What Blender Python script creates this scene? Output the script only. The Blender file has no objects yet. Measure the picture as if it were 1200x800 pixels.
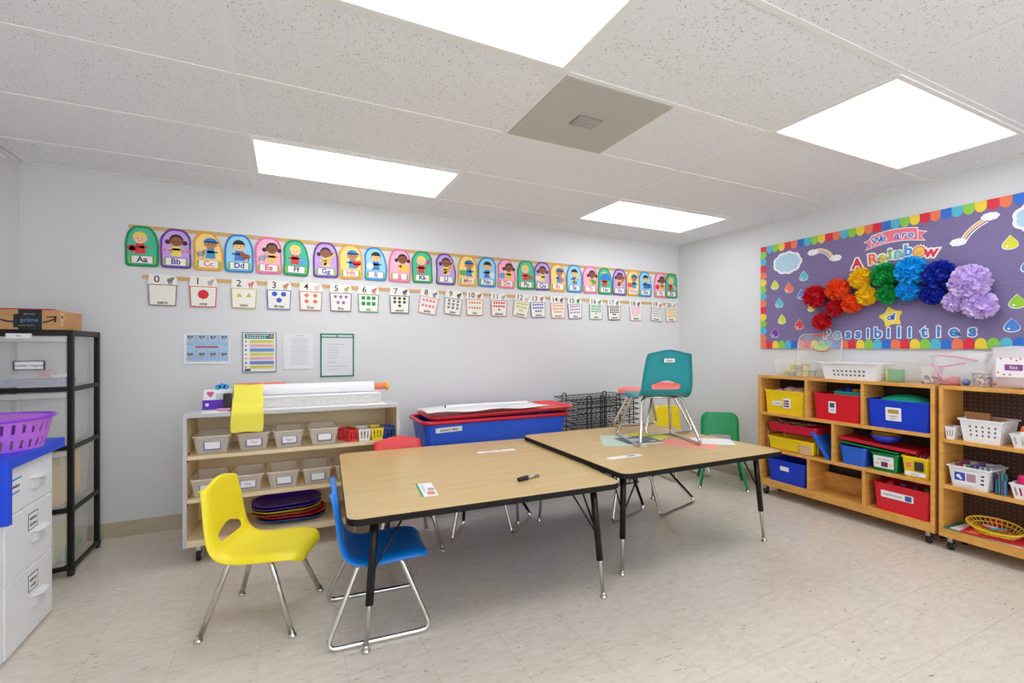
import bpy, bmesh, math, random
from mathutils import Vector, Matrix, Euler
random.seed(7)
S = bpy.context.scene
COL = S.collection
PI = math.pi
# ---------------------------------------------------------------- camera, world, exposure
CAM_H, YAW, FPX = 1.2317, 0.4548, 554.05
cd = bpy.data.cameras.new('camera'); cam = bpy.data.objects.new('camera', cd); COL.objects.link(cam)
cam.location = (0, 0, CAM_H); cam.rotation_euler = (PI/2, 0, -YAW)
cd.sensor_width = 36; cd.lens = FPX/1200*36
cd.shift_x = -7.58/1200; cd.shift_y = 6.82/1200
cd.clip_start = 0.02
S.camera = cam
w = bpy.data.worlds.new('world'); S.world = w; w.use_nodes = True
w.node_tree.nodes['Background'].inputs[0].default_value = (0.88, 0.94, 1, 1)
w.node_tree.nodes['Background'].inputs[1].default_value = 3.3
S.view_settings.view_transform = 'Standard'; S.view_settings.look = 'None'
S.view_settings.gamma = 1; S.view_settings.use_curve_mapping = False
S.view_settings.exposure = 0.12
S.cycles.max_bounces = 16; S.cycles.diffuse_bounces = 12; S.cycles.transparent_max_bounces = 16
LENS_POWER = 5.3          # emission of the fluorescent troffers
# room
ZC, YB, XR, XL, YF = 2.351, 3.900, 3.870, -1.458, -2.20

# ---------------------------------------------------------------- materials
_m = {}
def srgb(c):
    return tuple(((v/255)/12.92 if v/255 <= .04045 else ((v/255+.055)/1.055)**2.4) for v in c)
def mat(name, rgb, rough=.5, metal=0, alpha=1, spec=.5, emit=0, coat=0, trans=0):
    if name in _m: return _m[name]
    m = bpy.data.materials.new(name); m.use_nodes = True
    b = m.node_tree.nodes['Principled BSDF']; c = srgb(rgb)
    b.inputs['Base Color'].default_value = (*c, 1); b.inputs['Roughness'].default_value = rough
    b.inputs['Metallic'].default_value = metal; b.inputs['Alpha'].default_value = alpha
    b.inputs['Specular IOR Level'].default_value = spec
    b.inputs['Coat Weight'].default_value = coat
    if emit:
        b.inputs['Emission Color'].default_value = (*c, 1); b.inputs['Emission Strength'].default_value = emit
    _m[name] = m
    return m
def nodes(m):
    nt = m.node_tree; return nt, nt.nodes, nt.links, nt.nodes['Principled BSDF']
def ramp(nt, stops):
    r = nt.nodes.new('ShaderNodeValToRGB'); e = r.color_ramp.elements
    while len(e) > 1: e.remove(e[-1])
    e[0].position = stops[0][0]; e[0].color = (*stops[0][1], 1)
    for p, c in stops[1:]:
        k = e.new(p); k.color = (*c, 1)
    return r
def coords(nt, scale, kind='Object', rot=(0,0,0), rnd=False):
    tc = nt.nodes.new('ShaderNodeTexCoord'); mp = nt.nodes.new('ShaderNodeMapping')
    mp.inputs['Scale'].default_value = scale; mp.inputs['Rotation'].default_value = rot
    if rnd:
        oi = nt.nodes.new('ShaderNodeObjectInfo'); cm = nt.nodes.new('ShaderNodeVectorMath'); cm.operation = 'MULTIPLY_ADD'
        cb = nt.nodes.new('ShaderNodeCombineXYZ')
        for i in range(3): nt.links.new(oi.outputs['Random'], cb.inputs[i])
        cm.inputs[1].default_value = (37, 53, 11); nt.links.new(cb.outputs[0], cm.inputs[0])
        nt.links.new(tc.outputs[kind], cm.inputs[2]); nt.links.new(cm.outputs[0], mp.inputs['Vector'])
    else: nt.links.new(tc.outputs[kind], mp.inputs['Vector'])
    return mp
def noise(nt, mp, scale, detail=4, rough=.5, dist=0):
    n = nt.nodes.new('ShaderNodeTexNoise'); n.inputs['Scale'].default_value = scale; n.inputs['Detail'].default_value = detail
    n.inputs['Roughness'].default_value = rough; n.inputs['Distortion'].default_value = dist
    nt.links.new(mp.outputs[0], n.inputs['Vector']); return n
def bump(nt, src, strength, dist=.002):
    b = nt.nodes.new('ShaderNodeBump'); b.inputs['Strength'].default_value = strength; b.inputs['Distance'].default_value = dist
    nt.links.new(src, b.inputs['Height']); nt.links.new(b.outputs[0], nt.nodes['Principled BSDF'].inputs['Normal'])
def mixc(nt, fac, a, b):
    m = nt.nodes.new('ShaderNodeMix'); m.data_type = 'RGBA'
    if hasattr(fac, 'links'): nt.links.new(fac, m.inputs[0])
    else: m.inputs[0].default_value = fac
    for s, v in ((6, a), (7, b)):
        if hasattr(v, 'links'): nt.links.new(v, m.inputs[s])
        else: m.inputs[s].default_value = (*v, 1)
    return m.outputs[2]
def wood(name, a, b, rough=.4, scale=(1, 14, 14), ns=3.0, rot=(0,0,0), spec=.4, rnd=True):
    m = mat(name, (200, 180, 140), rough, spec=spec); nt, N, L, P = nodes(m)
    mp = coords(nt, scale, rot=rot, rnd=rnd); n = noise(nt, mp, ns, 6, .6, .6)
    r = ramp(nt, [(.32, srgb(a)), (.5, srgb(tuple((x+y)/2 for x, y in zip(a, b)))), (.68, srgb(b))])
    L.new(n.outputs['Fac'], r.inputs[0]); L.new(r.outputs[0], P.inputs['Base Color'])
    return m
# painted walls
WALL = mat('wall_paint', (224, 225, 227), .75, spec=.25); nt, N, L, P = nodes(WALL)
mp = coords(nt, (1,1,1)); n = noise(nt, mp, 90, 3); bump(nt, n.outputs['Fac'], .12, .001)
n2 = noise(nt, mp, 1.3, 2); L.new(mixc(nt, n2.outputs['Fac'], srgb((217,218,220)), srgb((222,223,225))), P.inputs['Base Color'])
# acoustic ceiling panel
PANEL = mat('acoustic_panel', (222, 222, 216), .9, spec=.1); nt, N, L, P = nodes(PANEL)
mp = coords(nt, (1,1,1), rnd=True); v = noise(nt, mp, 130, 2, .6); r = ramp(nt, [(.0, (0,0,0)), (.335, (0,0,0)), (.365, (1,1,1))])
L.new(v.outputs['Fac'], r.inputs[0]); n = noise(nt, mp, 420, 1)
base = mixc(nt, n.outputs['Fac'], srgb((228,232,236)), srgb((244,247,250)))
L.new(mixc(nt, r.outputs[0], srgb((168,169,168)), base), P.inputs['Base Color']); bump(nt, r.outputs[0], .6, .002)
TBAR = mat('ceiling_grid_paint', (238, 239, 238), .5)
# vinyl floor tile
TILE = mat('vinyl_tile', (220,214,203), .2, spec=.5); nt, N, L, P = nodes(TILE)
mp = coords(nt, (14, 42, 1), rot=(0,0,.18), rnd=True); n = noise(nt, mp, 1.0, 6, .7, .5)
r = ramp(nt, [(.28, srgb((206,195,180))), (.5, srgb((217,208,195))), (.75, srgb((225,218,207)))]); L.new(n.outputs['Fac'], r.inputs[0])
mp2 = coords(nt, (26, 90, 1), rot=(0,0,.25), rnd=True); n2 = noise(nt, mp2, 1.0, 2, .5)
r2 = ramp(nt, [(0,(1,1,1)), (.27,(1,1,1)), (.30,(0,0,0)), (1,(0,0,0))]); L.new(n2.outputs['Fac'], r2.inputs[0])
L.new(mixc(nt, r2.outputs[0], r.outputs[0], srgb((158,149,134))), P.inputs['Base Color'])
rr = ramp(nt, [(.3,(.16,)*3), (.8,(.3,)*3)]); L.new(n.outputs['Fac'], rr.inputs[0]); L.new(rr.outputs[0], P.inputs['Roughness'])
JOINT = mat('tile_joint', (176,167,152), .7)
BASEBD = wood('vinyl_base', (176,166,140), (190,181,156), .45, (1,1,1), 5, rnd=False)
LENS = mat('diffuser_lens', (255,255,255), .4, emit=LENS_POWER); nt, N, L, P = nodes(LENS)
mp = coords(nt, (1,1,1)); sx = N.new('ShaderNodeSeparateXYZ'); L.new(mp.outputs[0], sx.inputs[0])
ab = N.new('ShaderNodeMath'); ab.operation = 'ABSOLUTE'; L.new(sx.outputs['Y'], ab.inputs[0])
sb = N.new('ShaderNodeMath'); sb.operation = 'SUBTRACT'; sb.inputs[1].default_value = .12; L.new(ab.outputs[0], sb.inputs[0])
a2 = N.new('ShaderNodeMath'); a2.operation = 'ABSOLUTE'; L.new(sb.outputs[0], a2.inputs[0])
mr = N.new('ShaderNodeMapRange'); mr.inputs[1].default_value = 0; mr.inputs[2].default_value = .14; mr.inputs[3].default_value = LENS_POWER*1.15; mr.inputs[4].default_value = LENS_POWER*.8
L.new(a2.outputs[0], mr.inputs[0]); L.new(mr.outputs[0], P.inputs['Emission Strength'])
P.inputs['Emission Color'].default_value = (*srgb((247,251,255)), 1)
OAK = wood('oak_laminate', (200,168,112), (217,187,134), .33, (2, 40, 8), 1.6, rnd=False)
MAPLE = wood('maple_board', (222,200,158), (236,218,180), .45, (2, 2, 26), 1.4)
BIRCH = wood('golden_birch', (206,146,68), (226,172,94), .38, (9, 1.2, 20), 1.3)
GREYLAM = mat('grey_laminate', (196,197,200), .45)
BLACKEDGE = mat('black_edge', (22,20,19), .6, spec=.25)
BLACKMET = mat('black_enamel', (16,15,17), .35, spec=.35)
CHROME = mat('chrome', (214,211,206), .16, 1)
ZINC = mat('satin_steel', (196,194,190), .32, 1)
RUBBER = mat('black_rubber', (22,22,23), .5)
WHITEP = mat('white_plastic', (236,236,238), .35)
PAPER = mat('white_paper', (238,238,240), .7)
INK = mat('black_ink', (25,25,30), .6)
CLEAR = mat('clear_plastic', (250,242,230), .25, alpha=.30)
CRIM = mat('clear_rim_beige', (244,236,224), .25, alpha=.62)
FROST = mat('frosted_plastic', (240,240,236), .3, alpha=.20)
BLACKP = mat('black_plastic', (24,21,22), .42, spec=.3)
WIRE = mat('dark_wire', (45,42,44), .4, .5)
def P_(name, rgb, **k): return mat(name, rgb, k.pop('rough', .38), **k)
YEL = P_('yellow_plastic', (246,226,40)); BLU = P_('blue_plastic', (8,122,214)); RED = P_('red_plastic', (228,58,62))
GRN = P_('green_plastic', (0,146,84)); TEAL = P_('teal_plastic', (0,140,150)); SALMON = P_('salmon_plastic', (244,122,112))
NEED = {}

# ---------------------------------------------------------------- mesh helpers
class MB:
    def __init__(s): s.v = []; s.f = []
    def add(s, vs, fs):
        o = len(s.v); s.v += [tuple(v) for v in vs]; s.f += [tuple(i+o for i in f) for f in fs]; return s
    def box(s, x0, x1, y0, y1, z0, z1, M=None):
        vs = [Vector((x, y, z)) for z in (z0, z1) for x, y in ((x0,y0),(x1,y0),(x1,y1),(x0,y1))]
        if M: vs = [M @ v for v in vs]
        return s.add(vs, [(3,2,1,0),(4,5,6,7),(0,1,5,4),(1,2,6,5),(2,3,7,6),(3,0,4,7)])
    def prism(s, pts, z0, z1, M=None):
        n = len(pts); vs = [Vector((p[0], p[1], z0)) for p in pts]+[Vector((p[0], p[1], z1)) for p in pts]
        if M: vs = [M @ v for v in vs]
        a = sum(pts[i][0]*pts[(i+1)%n][1]-pts[(i+1)%n][0]*pts[i][1] for i in range(n))
        fs = [tuple(range(n))[::-1], tuple(range(n, 2*n))]+[(i, (i+1)%n, (i+1)%n+n, i+n) for i in range(n)]
        if a < 0: fs = [f[::-1] for f in fs]
        return s.add(vs, fs)
    def loft(s, rings, cap0=True, cap1=True, closed=True):
        n = len(rings[0]); vs = [v for r in rings for v in r]; fs = []
        for k in range(len(rings)-1):
            for i in range(n if closed else n-1):
                fs.append((k*n+i, k*n+(i+1)%n, (k+1)*n+(i+1)%n, (k+1)*n+i))
        if cap0: fs.append(tuple(range(n))[::-1])
        if cap1: fs.append(tuple(range((len(rings)-1)*n, len(rings)*n)))
        return s.add(vs, fs)
    def lathe(s, prof, n=20, c=(0,0,0), M=None):
        rings = []
        for r, z in prof:
            ring = [Vector((r*math.cos(2*PI*i/n), r*math.sin(2*PI*i/n), z)) for i in range(n)]
            rings.append([(M @ v if M else v)+Vector(c) for v in ring])
        return s.loft(rings)
    def tube(s, pts, r, n=8, closed=False, r2=None):
        pts = [Vector(p) for p in pts]; m = len(pts); rings = []
        up = None
        for i, p in enumerate(pts):
            if closed: d = pts[(i+1)%m]-pts[i-1]
            else: d = pts[min(i+1, m-1)]-pts[max(i-1, 0)]
            d.normalize()
            if up is None:
                up = Vector((0,0,1)) if abs(d.z) < .9 else Vector((1,0,0))
            a = d.cross(up); 
            if a.length < 1e-5: a = d.orthogonal()
            a.normalize(); up = a.cross(d).normalized()
            q = r if r2 is None else r+(r2-r)*i/(m-1)
            rings.append([p+q*(math.cos(2*PI*k/n)*a+math.sin(2*PI*k/n)*up) for k in range(n)])
        if closed: rings.append(rings[0])
        return s.loft(rings, not closed, not closed)
    def blob(s, c, r, n=8, m=6, sc=(1,1,1)):
        rings = []
        for j in range(m+1):
            t = -PI/2+PI*j/m; t = max(-PI/2+.05, min(PI/2-.05, t))
            rings.append([Vector((c[0]+sc[0]*r*math.cos(t)*math.cos(2*PI*i/n), c[1]+sc[1]*r*math.cos(t)*math.sin(2*PI*i/n), c[2]+sc[2]*r*math.sin(t))) for i in range(n)])
        return s.loft(rings)
def fillet(pts, r, k=4, closed=False):
    pts = [Vector(p) for p in pts]; n = len(pts); out = []
    for i in range(n):
        if not closed and i in (0, n-1): out.append(pts[i]); continue
        p, a, b = pts[i], pts[i-1], pts[(i+1)%n]
        da, db = (a-p), (b-p); q = min(r, da.length*.45, db.length*.45)
        A, B = p+da.normalized()*q, p+db.normalized()*q
        for j in range(k+1):
            t = j/k; out.append((1-t)**2*A+2*t*(1-t)*p+t*t*B)
    return out
def rrect(w, h, r, k=4, cx=0, cy=0):
    out = []
    for sx, sy, a0 in ((1,1,0),(-1,1,90),(-1,-1,180),(1,-1,270)):
        for j in range(k+1):
            a = math.radians(a0+90*j/k); out.append((cx+sx*(w/2-r)+r*math.cos(a), cy+sy*(h/2-r)+r*math.sin(a)))
    return out
def circ(cx, cy, r, n=12, sy=1, a0=0): return [(cx+r*math.cos(a0+2*PI*i/n), cy+sy*r*math.sin(a0+2*PI*i/n)) for i in range(n)]
def obj(name, mb, m, parent=None, smooth=False, bev=0, sub=0, solid=0, seg=2):
    if isinstance(mb, MB):
        me = bpy.data.meshes.new(name); me.from_pydata(mb.v, [], mb.f); me.update()
        if solid == 0:
            bm = bmesh.new(); bm.from_mesh(me); bmesh.ops.recalc_face_normals(bm, faces=bm.faces); bm.to_mesh(me); bm.free()
    else: me = mb
    o = bpy.data.objects.new(name, me); COL.objects.link(o)
    if m and not me.materials: me.materials.append(m)
    if parent: o.parent = parent
    if smooth:
        for p in me.polygons: p.use_smooth = True
    if solid:
        d = o.modifiers.new('solid', 'SOLIDIFY'); d.thickness = solid; d.offset = 0
    if bev:
        d = o.modifiers.new('bevel', 'BEVEL'); d.width = bev; d.segments = seg; d.limit_method = 'ANGLE'
    if sub:
        d = o.modifiers.new('subd', 'SUBSURF'); d.levels = sub; d.render_levels = sub
    return o
def tag(o, label, cat, group=None):
    o['label'] = label; o['category'] = cat
    if group: o['group'] = group
    return o
def thing(name, label, cat, loc=(0,0,0), rz=0, group=None, M=None):
    o = bpy.data.objects.new(name, None); COL.objects.link(o); o.empty_display_size = .05
    if M is not None: o.matrix_world = M
    else: o.location = loc; o.rotation_euler = (0,0,rz)
    return tag(o, label, cat, group)
def struct(name, mb, m, **k):
    o = obj(name, mb, m, **k); o['kind'] = 'structure'; return o
def stuff(o): o['kind'] = 'stuff'; return o
def copy_tree(o, parent=None):
    c = o.copy(); COL.objects.link(c)
    if parent: c.parent = parent
    for ch in list(o.children): copy_tree(ch, c)
    return c
_txt = {}
def text(name, s, size, m, parent, x=0, y=0, w=0, off=0, rot=0, ext=.0004, sx=1, align='CENTER'):
    key = (s, size, off, ext, sx, align)
    if key not in _txt:
        cu = bpy.data.curves.new('t', 'FONT'); cu.body = s; cu.size = size; cu.align_x = align; cu.align_y = 'CENTER'
        cu.offset = off; cu.extrude = ext; cu.resolution_u = 3
        to = bpy.data.objects.new('t', cu); me = bpy.data.meshes.new_from_object(to)
        for v in me.vertices: v.co.x *= sx
        bpy.data.objects.remove(to); _txt[key] = me
    me = _txt[key]
    if me.materials and me.materials[0] != m: me = me.copy(); me.materials.clear()
    o = obj(name, me, m, parent); o.location = (x, y, w+ext); o.rotation_euler = (0,0,rot); return o
def flat(name, shapes, m, parent, w0, w1, **k):
    b = MB()
    for p in shapes: b.prism(p, w0, w1)
    return obj(name, b, m, parent, **k)
def on_back(x, z, tilt=0, off=.0):   # frame on the back wall: local x right, y up, z out of the wall
    return Matrix.Translation((x, YB-off, z)) @ Matrix.Rotation(PI/2, 4, 'X') @ Matrix.Rotation(math.radians(tilt), 4, 'Z')
def on_right(y, z, tilt=0, off=.0, X=XR):
    return Matrix.Translation((X-off, y, z)) @ Matrix.Rotation(-PI/2, 4, 'Z') @ Matrix.Rotation(PI/2, 4, 'X') @ Matrix.Rotation(math.radians(tilt), 4, 'Z')

# ---------------------------------------------------------------- room shell
fl = struct('floor', MB().box(XL-.1, XR+.1, YF-.1, YB+.1, -.12, -.0012), JOINT)
tm = None
T = .305; X0T, Y0T = -.7117, .35
def clampr(a, b, lo, hi): return max(a, lo), min(b, hi)
full = MB().prism([(-T/2+.0006, -T/2+.0006), (T/2-.0006, -T/2+.0006), (T/2-.0006, T/2-.0006), (-T/2+.0006, T/2-.0006)], -.0012, 0)
tile_me = None
for i in range(-3, 16):
    for j in range(0, 12):
        x0, x1 = clampr(X0T+i*T, X0T+(i+1)*T, XL, XR); y0, y1 = clampr(Y0T+j*T, Y0T+(j+1)*T, YF, YB)
        if x1-x0 < .01 or y1-y0 < .01: continue
        if tile_me is None:
            o = obj('tile', full, TILE, fl); tile_me = o.data
        else: o = obj('tile', tile_me, None, fl)
        o.location = ((x0+x1)/2, (y0+y1)/2, 0); o.scale = ((x1-x0)/T, (y1-y0)/T, 1)
b = MB(); y = Y0T
while y > YF:
    for i in range(-3, 16):
        x0, x1 = clampr(X0T+i*T, X0T+(i+1)*T, XL, XR); y0, y1 = max(y-T, YF), y
        if x1-x0 > .01: b.box(x0+.0006, x1-.0006, y0+.0006, y1-.0006, -.0012, 0)
    y -= T
stuff(obj('tile_field', b, TILE, fl))
struct('wall_back', MB().box(XL-.1, XR+.1, YB, YB+.1, -.1, ZC+.1), WALL)
struct('wall_right', MB().box(XR, XR+.1, YF, YB, -.1, ZC+.1), WALL)
struct('wall_left', MB().box(XL-.1, XL, YF, YB, -.1, ZC+.1), WALL)
struct('wall_front', MB().box(XL-.1, XR+.1, YF-.1, YF, -.1, .55).box(XL-.1, XR+.1, YF-.1, YF, 2.2, ZC+.1).box(XL-.1, -.9, YF-.1, YF, .55, 2.2).box(3.3, XR+.1, YF-.1, YF, .55, 2.2), WALL)  # opening added so the bright world can fill the room from behind
wf = MB().box(-.9, 3.3, YF-.06, YF-.02, .55, .60).box(-.9, 3.3, YF-.06, YF-.02, 2.15, 2.2)
for x in (-.9, .475, 1.875, 3.25): wf.box(x, x+.05, YF-.06, YF-.02, .6, 2.15)
struct('added_window_1', wf, WHITEP)  # unseen frame of the added fill-light opening
def base(name, x0, x1, y0, y1):
    struct(name, MB().box(x0, x1, y0, y1, .0, .1), BASEBD, bev=.003)
base('baseboard_back', XL, XR, YB-.006, YB); base('baseboard_right', XR-.006, XR, YF, YB-.006); base('baseboard_left', XL, XL+.006, YF, YB-.006)
ce = struct('ceiling', MB().box(XL, XR, YF, YB, ZC+.05, ZC+.12), PANEL)
XS = [XL, -1.4186, -.1986, 1.0214, 2.2414, 3.4614, XR]; YS = [YF]+[2.2587+.61*k for k in range(-7, 3)]+[YB]
LIGHTS = [(2, 1.0387), (2, 2.8687), (4, 1.0387), (4, 2.8687), (2, -.7913), (4, -.7913)]
def is_light(i, y): return any(i == c and abs(y-q) < .02 for c, q in LIGHTS)
_pm = {}
for i in range(len(XS)-1):
    for j in range(len(YS)-1):
        x0, x1, y0, y1 = XS[i], XS[i+1], YS[j], YS[j+1]
        if is_light(i, y0): continue
        spans = [(x0, x1)]
        if i == 3: spans = [(x0, (x0+x1)/2), ((x0+x1)/2, x1)] if abs(y0-1.6487) < .02 else spans
        for a, c in spans:
            if len(spans) == 2 and a == x0: continue          # the air return sits here
            k = (round(c-a, 3), round(y1-y0, 3))
            if k not in _pm:
                if c-a < .05: continue
                _pm[k] = MB().box(-(c-a)/2+.002, (c-a)/2-.002, -(y1-y0)/2+.002, (y1-y0)/2-.002, 0, .014)
                o = obj('ceiling_panel', _pm[k], PANEL, ce); _pm[k] = o.data
            else: o = obj('ceiling_panel', _pm[k], None, ce)
            o.location = ((a+c)/2, (y0+y1)/2, ZC+.003)
for x in XS[1:-1]: obj('grid_bar', MB().box(x-.012, x+.012, YF, YB, ZC, ZC+.004), TBAR, ce)
for y in YS[1:-1]: obj('grid_bar', MB().box(XL, XR, y-.012, y+.012, ZC-.0005, ZC+.004), TBAR, ce)
obj('grid_bar', MB().box(1.0214+.61-.012, 1.0214+.61+.012, 1.6487, 2.2587, ZC, ZC+.004), TBAR, ce)
for n_, a in (('trim_1', (XL, XR, YB-.022, YB)), ('trim_2', (XR-.022, XR, YF, YB-.022)), ('trim_3', (XL, XL+.022, YF, YB-.022))):
    struct(n_, MB().box(a[0], a[1], a[2], a[3], ZC-.003, ZC+.002), TBAR)
LL = {(2,1.0387): 'fluorescent ceiling light nearest the camera, cut off by the top of the photo', (2,2.8687): 'fluorescent ceiling light above the paper alphabet cards, left of the others',
      (4,1.0387): 'fluorescent ceiling light in front of the purple bulletin board, large at upper right', (4,2.8687): 'fluorescent ceiling light close to the far right corner of the room',
      (2,-.7913): 'fluorescent ceiling light behind the camera on the left', (4,-.7913): 'fluorescent ceiling light behind the camera on the right'}  # these two troffers are added out of view for ambient light
for (c, y), lab in LL.items():
    cx, cy = (XS[c]+XS[c+1])/2, y+.305
    t = thing('ceiling_light', lab, 'light', (cx, cy, ZC), 0, 'ceiling troffer lights')
    b = MB(); W, D = 1.196, .586
    for a in ((-W/2, W/2, -D/2, -D/2+.024), (-W/2, W/2, D/2-.024, D/2), (-W/2, -W/2+.024, -D/2+.024, D/2-.024), (W/2-.024, W/2, -D/2+.024, D/2-.024)):
        b.box(*a, -.006, .012)
    obj('frame', b, TBAR, t, bev=.002)
    obj('housing', MB().box(-W/2, W/2, -D/2, D/2, .012, .04), WHITEP, t)
    obj('diffuser', MB().box(-W/2+.024, W/2-.024, -D/2+.024, D/2-.024, -.001, .004), LENS, t)
# perforated air return
VENT = mat('perforated_steel', (176,174,168), .6); nt, N, L, P = nodes(VENT)
mp = coords(nt, (110,110,110)); ck = N.new('ShaderNodeTexVoronoi'); ck.inputs['Scale'].default_value = 1; ck.inputs['Randomness'].default_value = 0; L.new(mp.outputs[0], ck.inputs['Vector'])
r = ramp(nt, [(.0, srgb((110,108,104))), (.3, srgb((128,126,120))), (.42, srgb((188,186,180)))]); L.new(ck.outputs['Distance'], r.inputs[0]); L.new(r.outputs[0], P.inputs['Base Color'])
t = thing('air_return', 'grey perforated square air grille in the ceiling between the lights', 'vent', (1.0214+.305, 1.6487+.305, ZC))
obj('perforated_plate', MB().box(-.293, .293, -.293, .293, -.004, .002), VENT, t, bev=.003)
obj('damper', MB().box(-.07, .07, -.05, .05, -.010, -.004), mat('damper_grey', (150,148,142), .6), t, bev=.003)
b = MB()
for k in range(7): b.box(-.062, .062, -.044+k*.0145, -.038+k*.0145, -.013, -.010)
obj('damper_louvre', b, VENT, t)
t = thing('wall_bracket', 'small white bracket high on the left wall under the ceiling', 'bracket', (XL, 3.62, 2.28))
obj('plate', MB().box(0, .012, -.03, .03, -.02, .05), WHITEP, t, bev=.003)
obj('arm', MB().tube([(0.01, 0, .0), (.05, -.02, .004), (.05, -.30, .01)], .011, 10), WHITEP, t, smooth=True)
# ---------------------------------------------------------------- tables
def table(label, q, z, feet, apr=.0):
    # q: corner points NL, NR, FR, FL; feet: four leg foot points in the same order
    t = thing('activity_table', label, 'table', ((q[0][0]+q[2][0])/2, (q[0][1]+q[2][1])/2, 0), 0, 'oak-topped activity tables')
    ox, oy = t.location.x, t.location.y
    Q = [(x-ox, y-oy, 0) for x, y in q]; out = [(v.x, v.y) for v in fillet(Q, .055, 6, True)]
    inn = [(x*.997, y*.997) for x, y in out]
    obj('tabletop', MB().prism(inn, z-.004, z), OAK, t)
    obj('edge_band', MB().prism(out, z-.03, z-.0015), BLACKEDGE, t, bev=.004)
    obj('apron', MB().prism([(x*.86, y*.86) for x, y in out], z-.048, z-.03), BLACKMET, t)
    for (fx, fy), (cx, cy) in zip(feet, q):
        fx, fy, cx, cy = fx-ox, fy-oy, cx-ox, cy-oy
        top = Vector((fx*.93, fy*.93, z-.03)); bot = Vector((fx, fy, .0)); d = bot-top
        a = top+d*.66
        l = obj('leg', MB().tube([top, top+d*.3, a], .0165, 14), BLACKMET, t, smooth=True)
        obj('leg_insert', MB().tube([a-d*.05, a+d*.04, top+d*.955], .0125, 14, r2=.0085), ZINC, l, smooth=True)
        obj('glide', MB().lathe([(.006,.03),(.012,.026),(.012,.020),(.010,.017),(.0175,.011),(.0185,.006),(.015,.0),(.0,.0)], 16, (fx, fy, 0)), CHROME, l, smooth=True)
        obj('mounting_plate', MB().box(top.x-.05, top.x+.05, top.y-.05, top.y+.05, z-.034, z-.03), BLACKMET, l)
        m = top+d*.42
        for s in ((-math.copysign(1, fx)*.13, 0), (0, -math.copysign(1, fy)*.13)):
            obj('brace', MB().tube(fillet([m, m+Vector((s[0]*.1, s[1]*.1, .012)), Vector((top.x+s[0], top.y+s[1], z-.034))], .02), .0045, 8), BLACKMET, l, smooth=True)
    return t
T1Z, T2Z = .570, .602
T1 = table('lower oak table in front, holding the black marker pen', [(.203, 1.909), (1.472, 1.856), (1.60, 3.07), (.288, 3.132)], T1Z, [(.285, 1.985), (1.397, 1.905), (1.444, 2.961), (.36, 3.02)])
T2 = table('higher oak table at the right with the teal chair standing on it', [(1.50, 1.875), (2.725, 1.875), (2.675, 3.045), (1.512, 3.03)], T2Z, [(1.625, 2.049), (2.715, 2.009), (2.665, 2.97), (1.60, 2.94)])

# ---------------------------------------------------------------- chairs
PROF = [(.205,.288), (.200,.315), (.172,.332), (.10,.333), (.03,.327), (-.04,.322), (-.095,.327), (-.130,.345), (-.148,.374), (-.156,.405), (-.162,.438), (-.168,.48), (-.175,.53), (-.182,.585), (-.188,.625), (-.190,.648)]
HW = {'hex':   [.118,.148,.172,.181,.178,.175,.175,.175,.173,.171,.169,.166,.160,.154,.149,.146],
      'round': [.130,.156,.172,.178,.176,.172,.170,.168,.166,.165,.164,.164,.165,.163,.150,.110]}
def chair_shell(m, root, kind, seat_h=.33, sc=1.0, hole='tri'):
    n = len(PROF); cols = [-1, -.93, -.56, -.32, -.11, .11, .32, .56, .93, 1]
    P3 = [Vector((x, 0, z)) for x, z in PROF]; verts = []; faces = []
    for i, p in enumerate(P3):
        d = (P3[min(i+1, n-1)]-P3[max(i-1, 0)]).normalized(); nr = Vector((d.z, 0, -d.x))   # seat: up, back: forward
        if nr.z < 0 and i < 7: nr = -nr
        if i >= 7 and nr.x < 0: nr = -nr
        for c in cols:
            hw = HW[kind][i]; y = c*hw; off = .010*abs(c)**2.2
            if abs(c) == 1: off = -.016; y = c*(hw+.002)
            v = p+nr*off; z = v.z; ac = abs(c)
            if kind == 'hex': z -= {15: .030, 14: .024, 13: .010}.get(i, 0)*max(0, (ac-.18)/.82)
            if hole == 'tri' and ac < .6:
                if i == 10: z -= .030*max(0, (ac-.11)/.45)
                if i == 11: z -= .016*max(0, (ac-.11)/.45)
                if i == 8: z += .004
            verts.append((v.x, y, z))
    m_ = len(cols)
    for i in range(n-1):
        for j in range(m_-1):
            c = (cols[j]+cols[j+1])/2
            if hole == 'tri' and i in (8, 9) and abs(c) < .55: continue
            if hole == 'slot' and i in (8, 9) and abs(c) < .55: continue
            faces.append((i*m_+j, i*m_+j+1, (i+1)*m_+j+1, (i+1)*m_+j))
    # top flange rolled back
    b = len(verts); d = Vector((-.016, 0, -.004))
    for j in range(m_):
        v = Vector(verts[(n-1)*m_+j]); verts.append(tuple(v+d))
    for j in range(m_-1): faces.append(((n-1)*m_+j, (n-1)*m_+j+1, b+j+1, b+j))
    mb = MB().add([(x*sc, y*sc, z*sc+(seat_h-.33)) for x, y, z in verts], faces)
    return obj('shell', mb, m, root, smooth=True, solid=.0065, sub=2)
def sled_frame(root, m=CHROME):
    for s in (-1, 1):
        pts = [(-.075, s*.11, .318), (-.095, s*.135, .30), (-.225, s*.205, .0105), (.205, s*.205, .0105), (.085, s*.135, .30), (.065, s*.11, .318)]
        obj('sled_leg', MB().tube(fillet(pts, .05, 6), .0105, 12), m, root, smooth=True)
    for x in (-.075, .065): obj('cross_bar', MB().tube([(x, -.115, .316), (x, .115, .316)], .009, 10), m, root, smooth=True)
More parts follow.
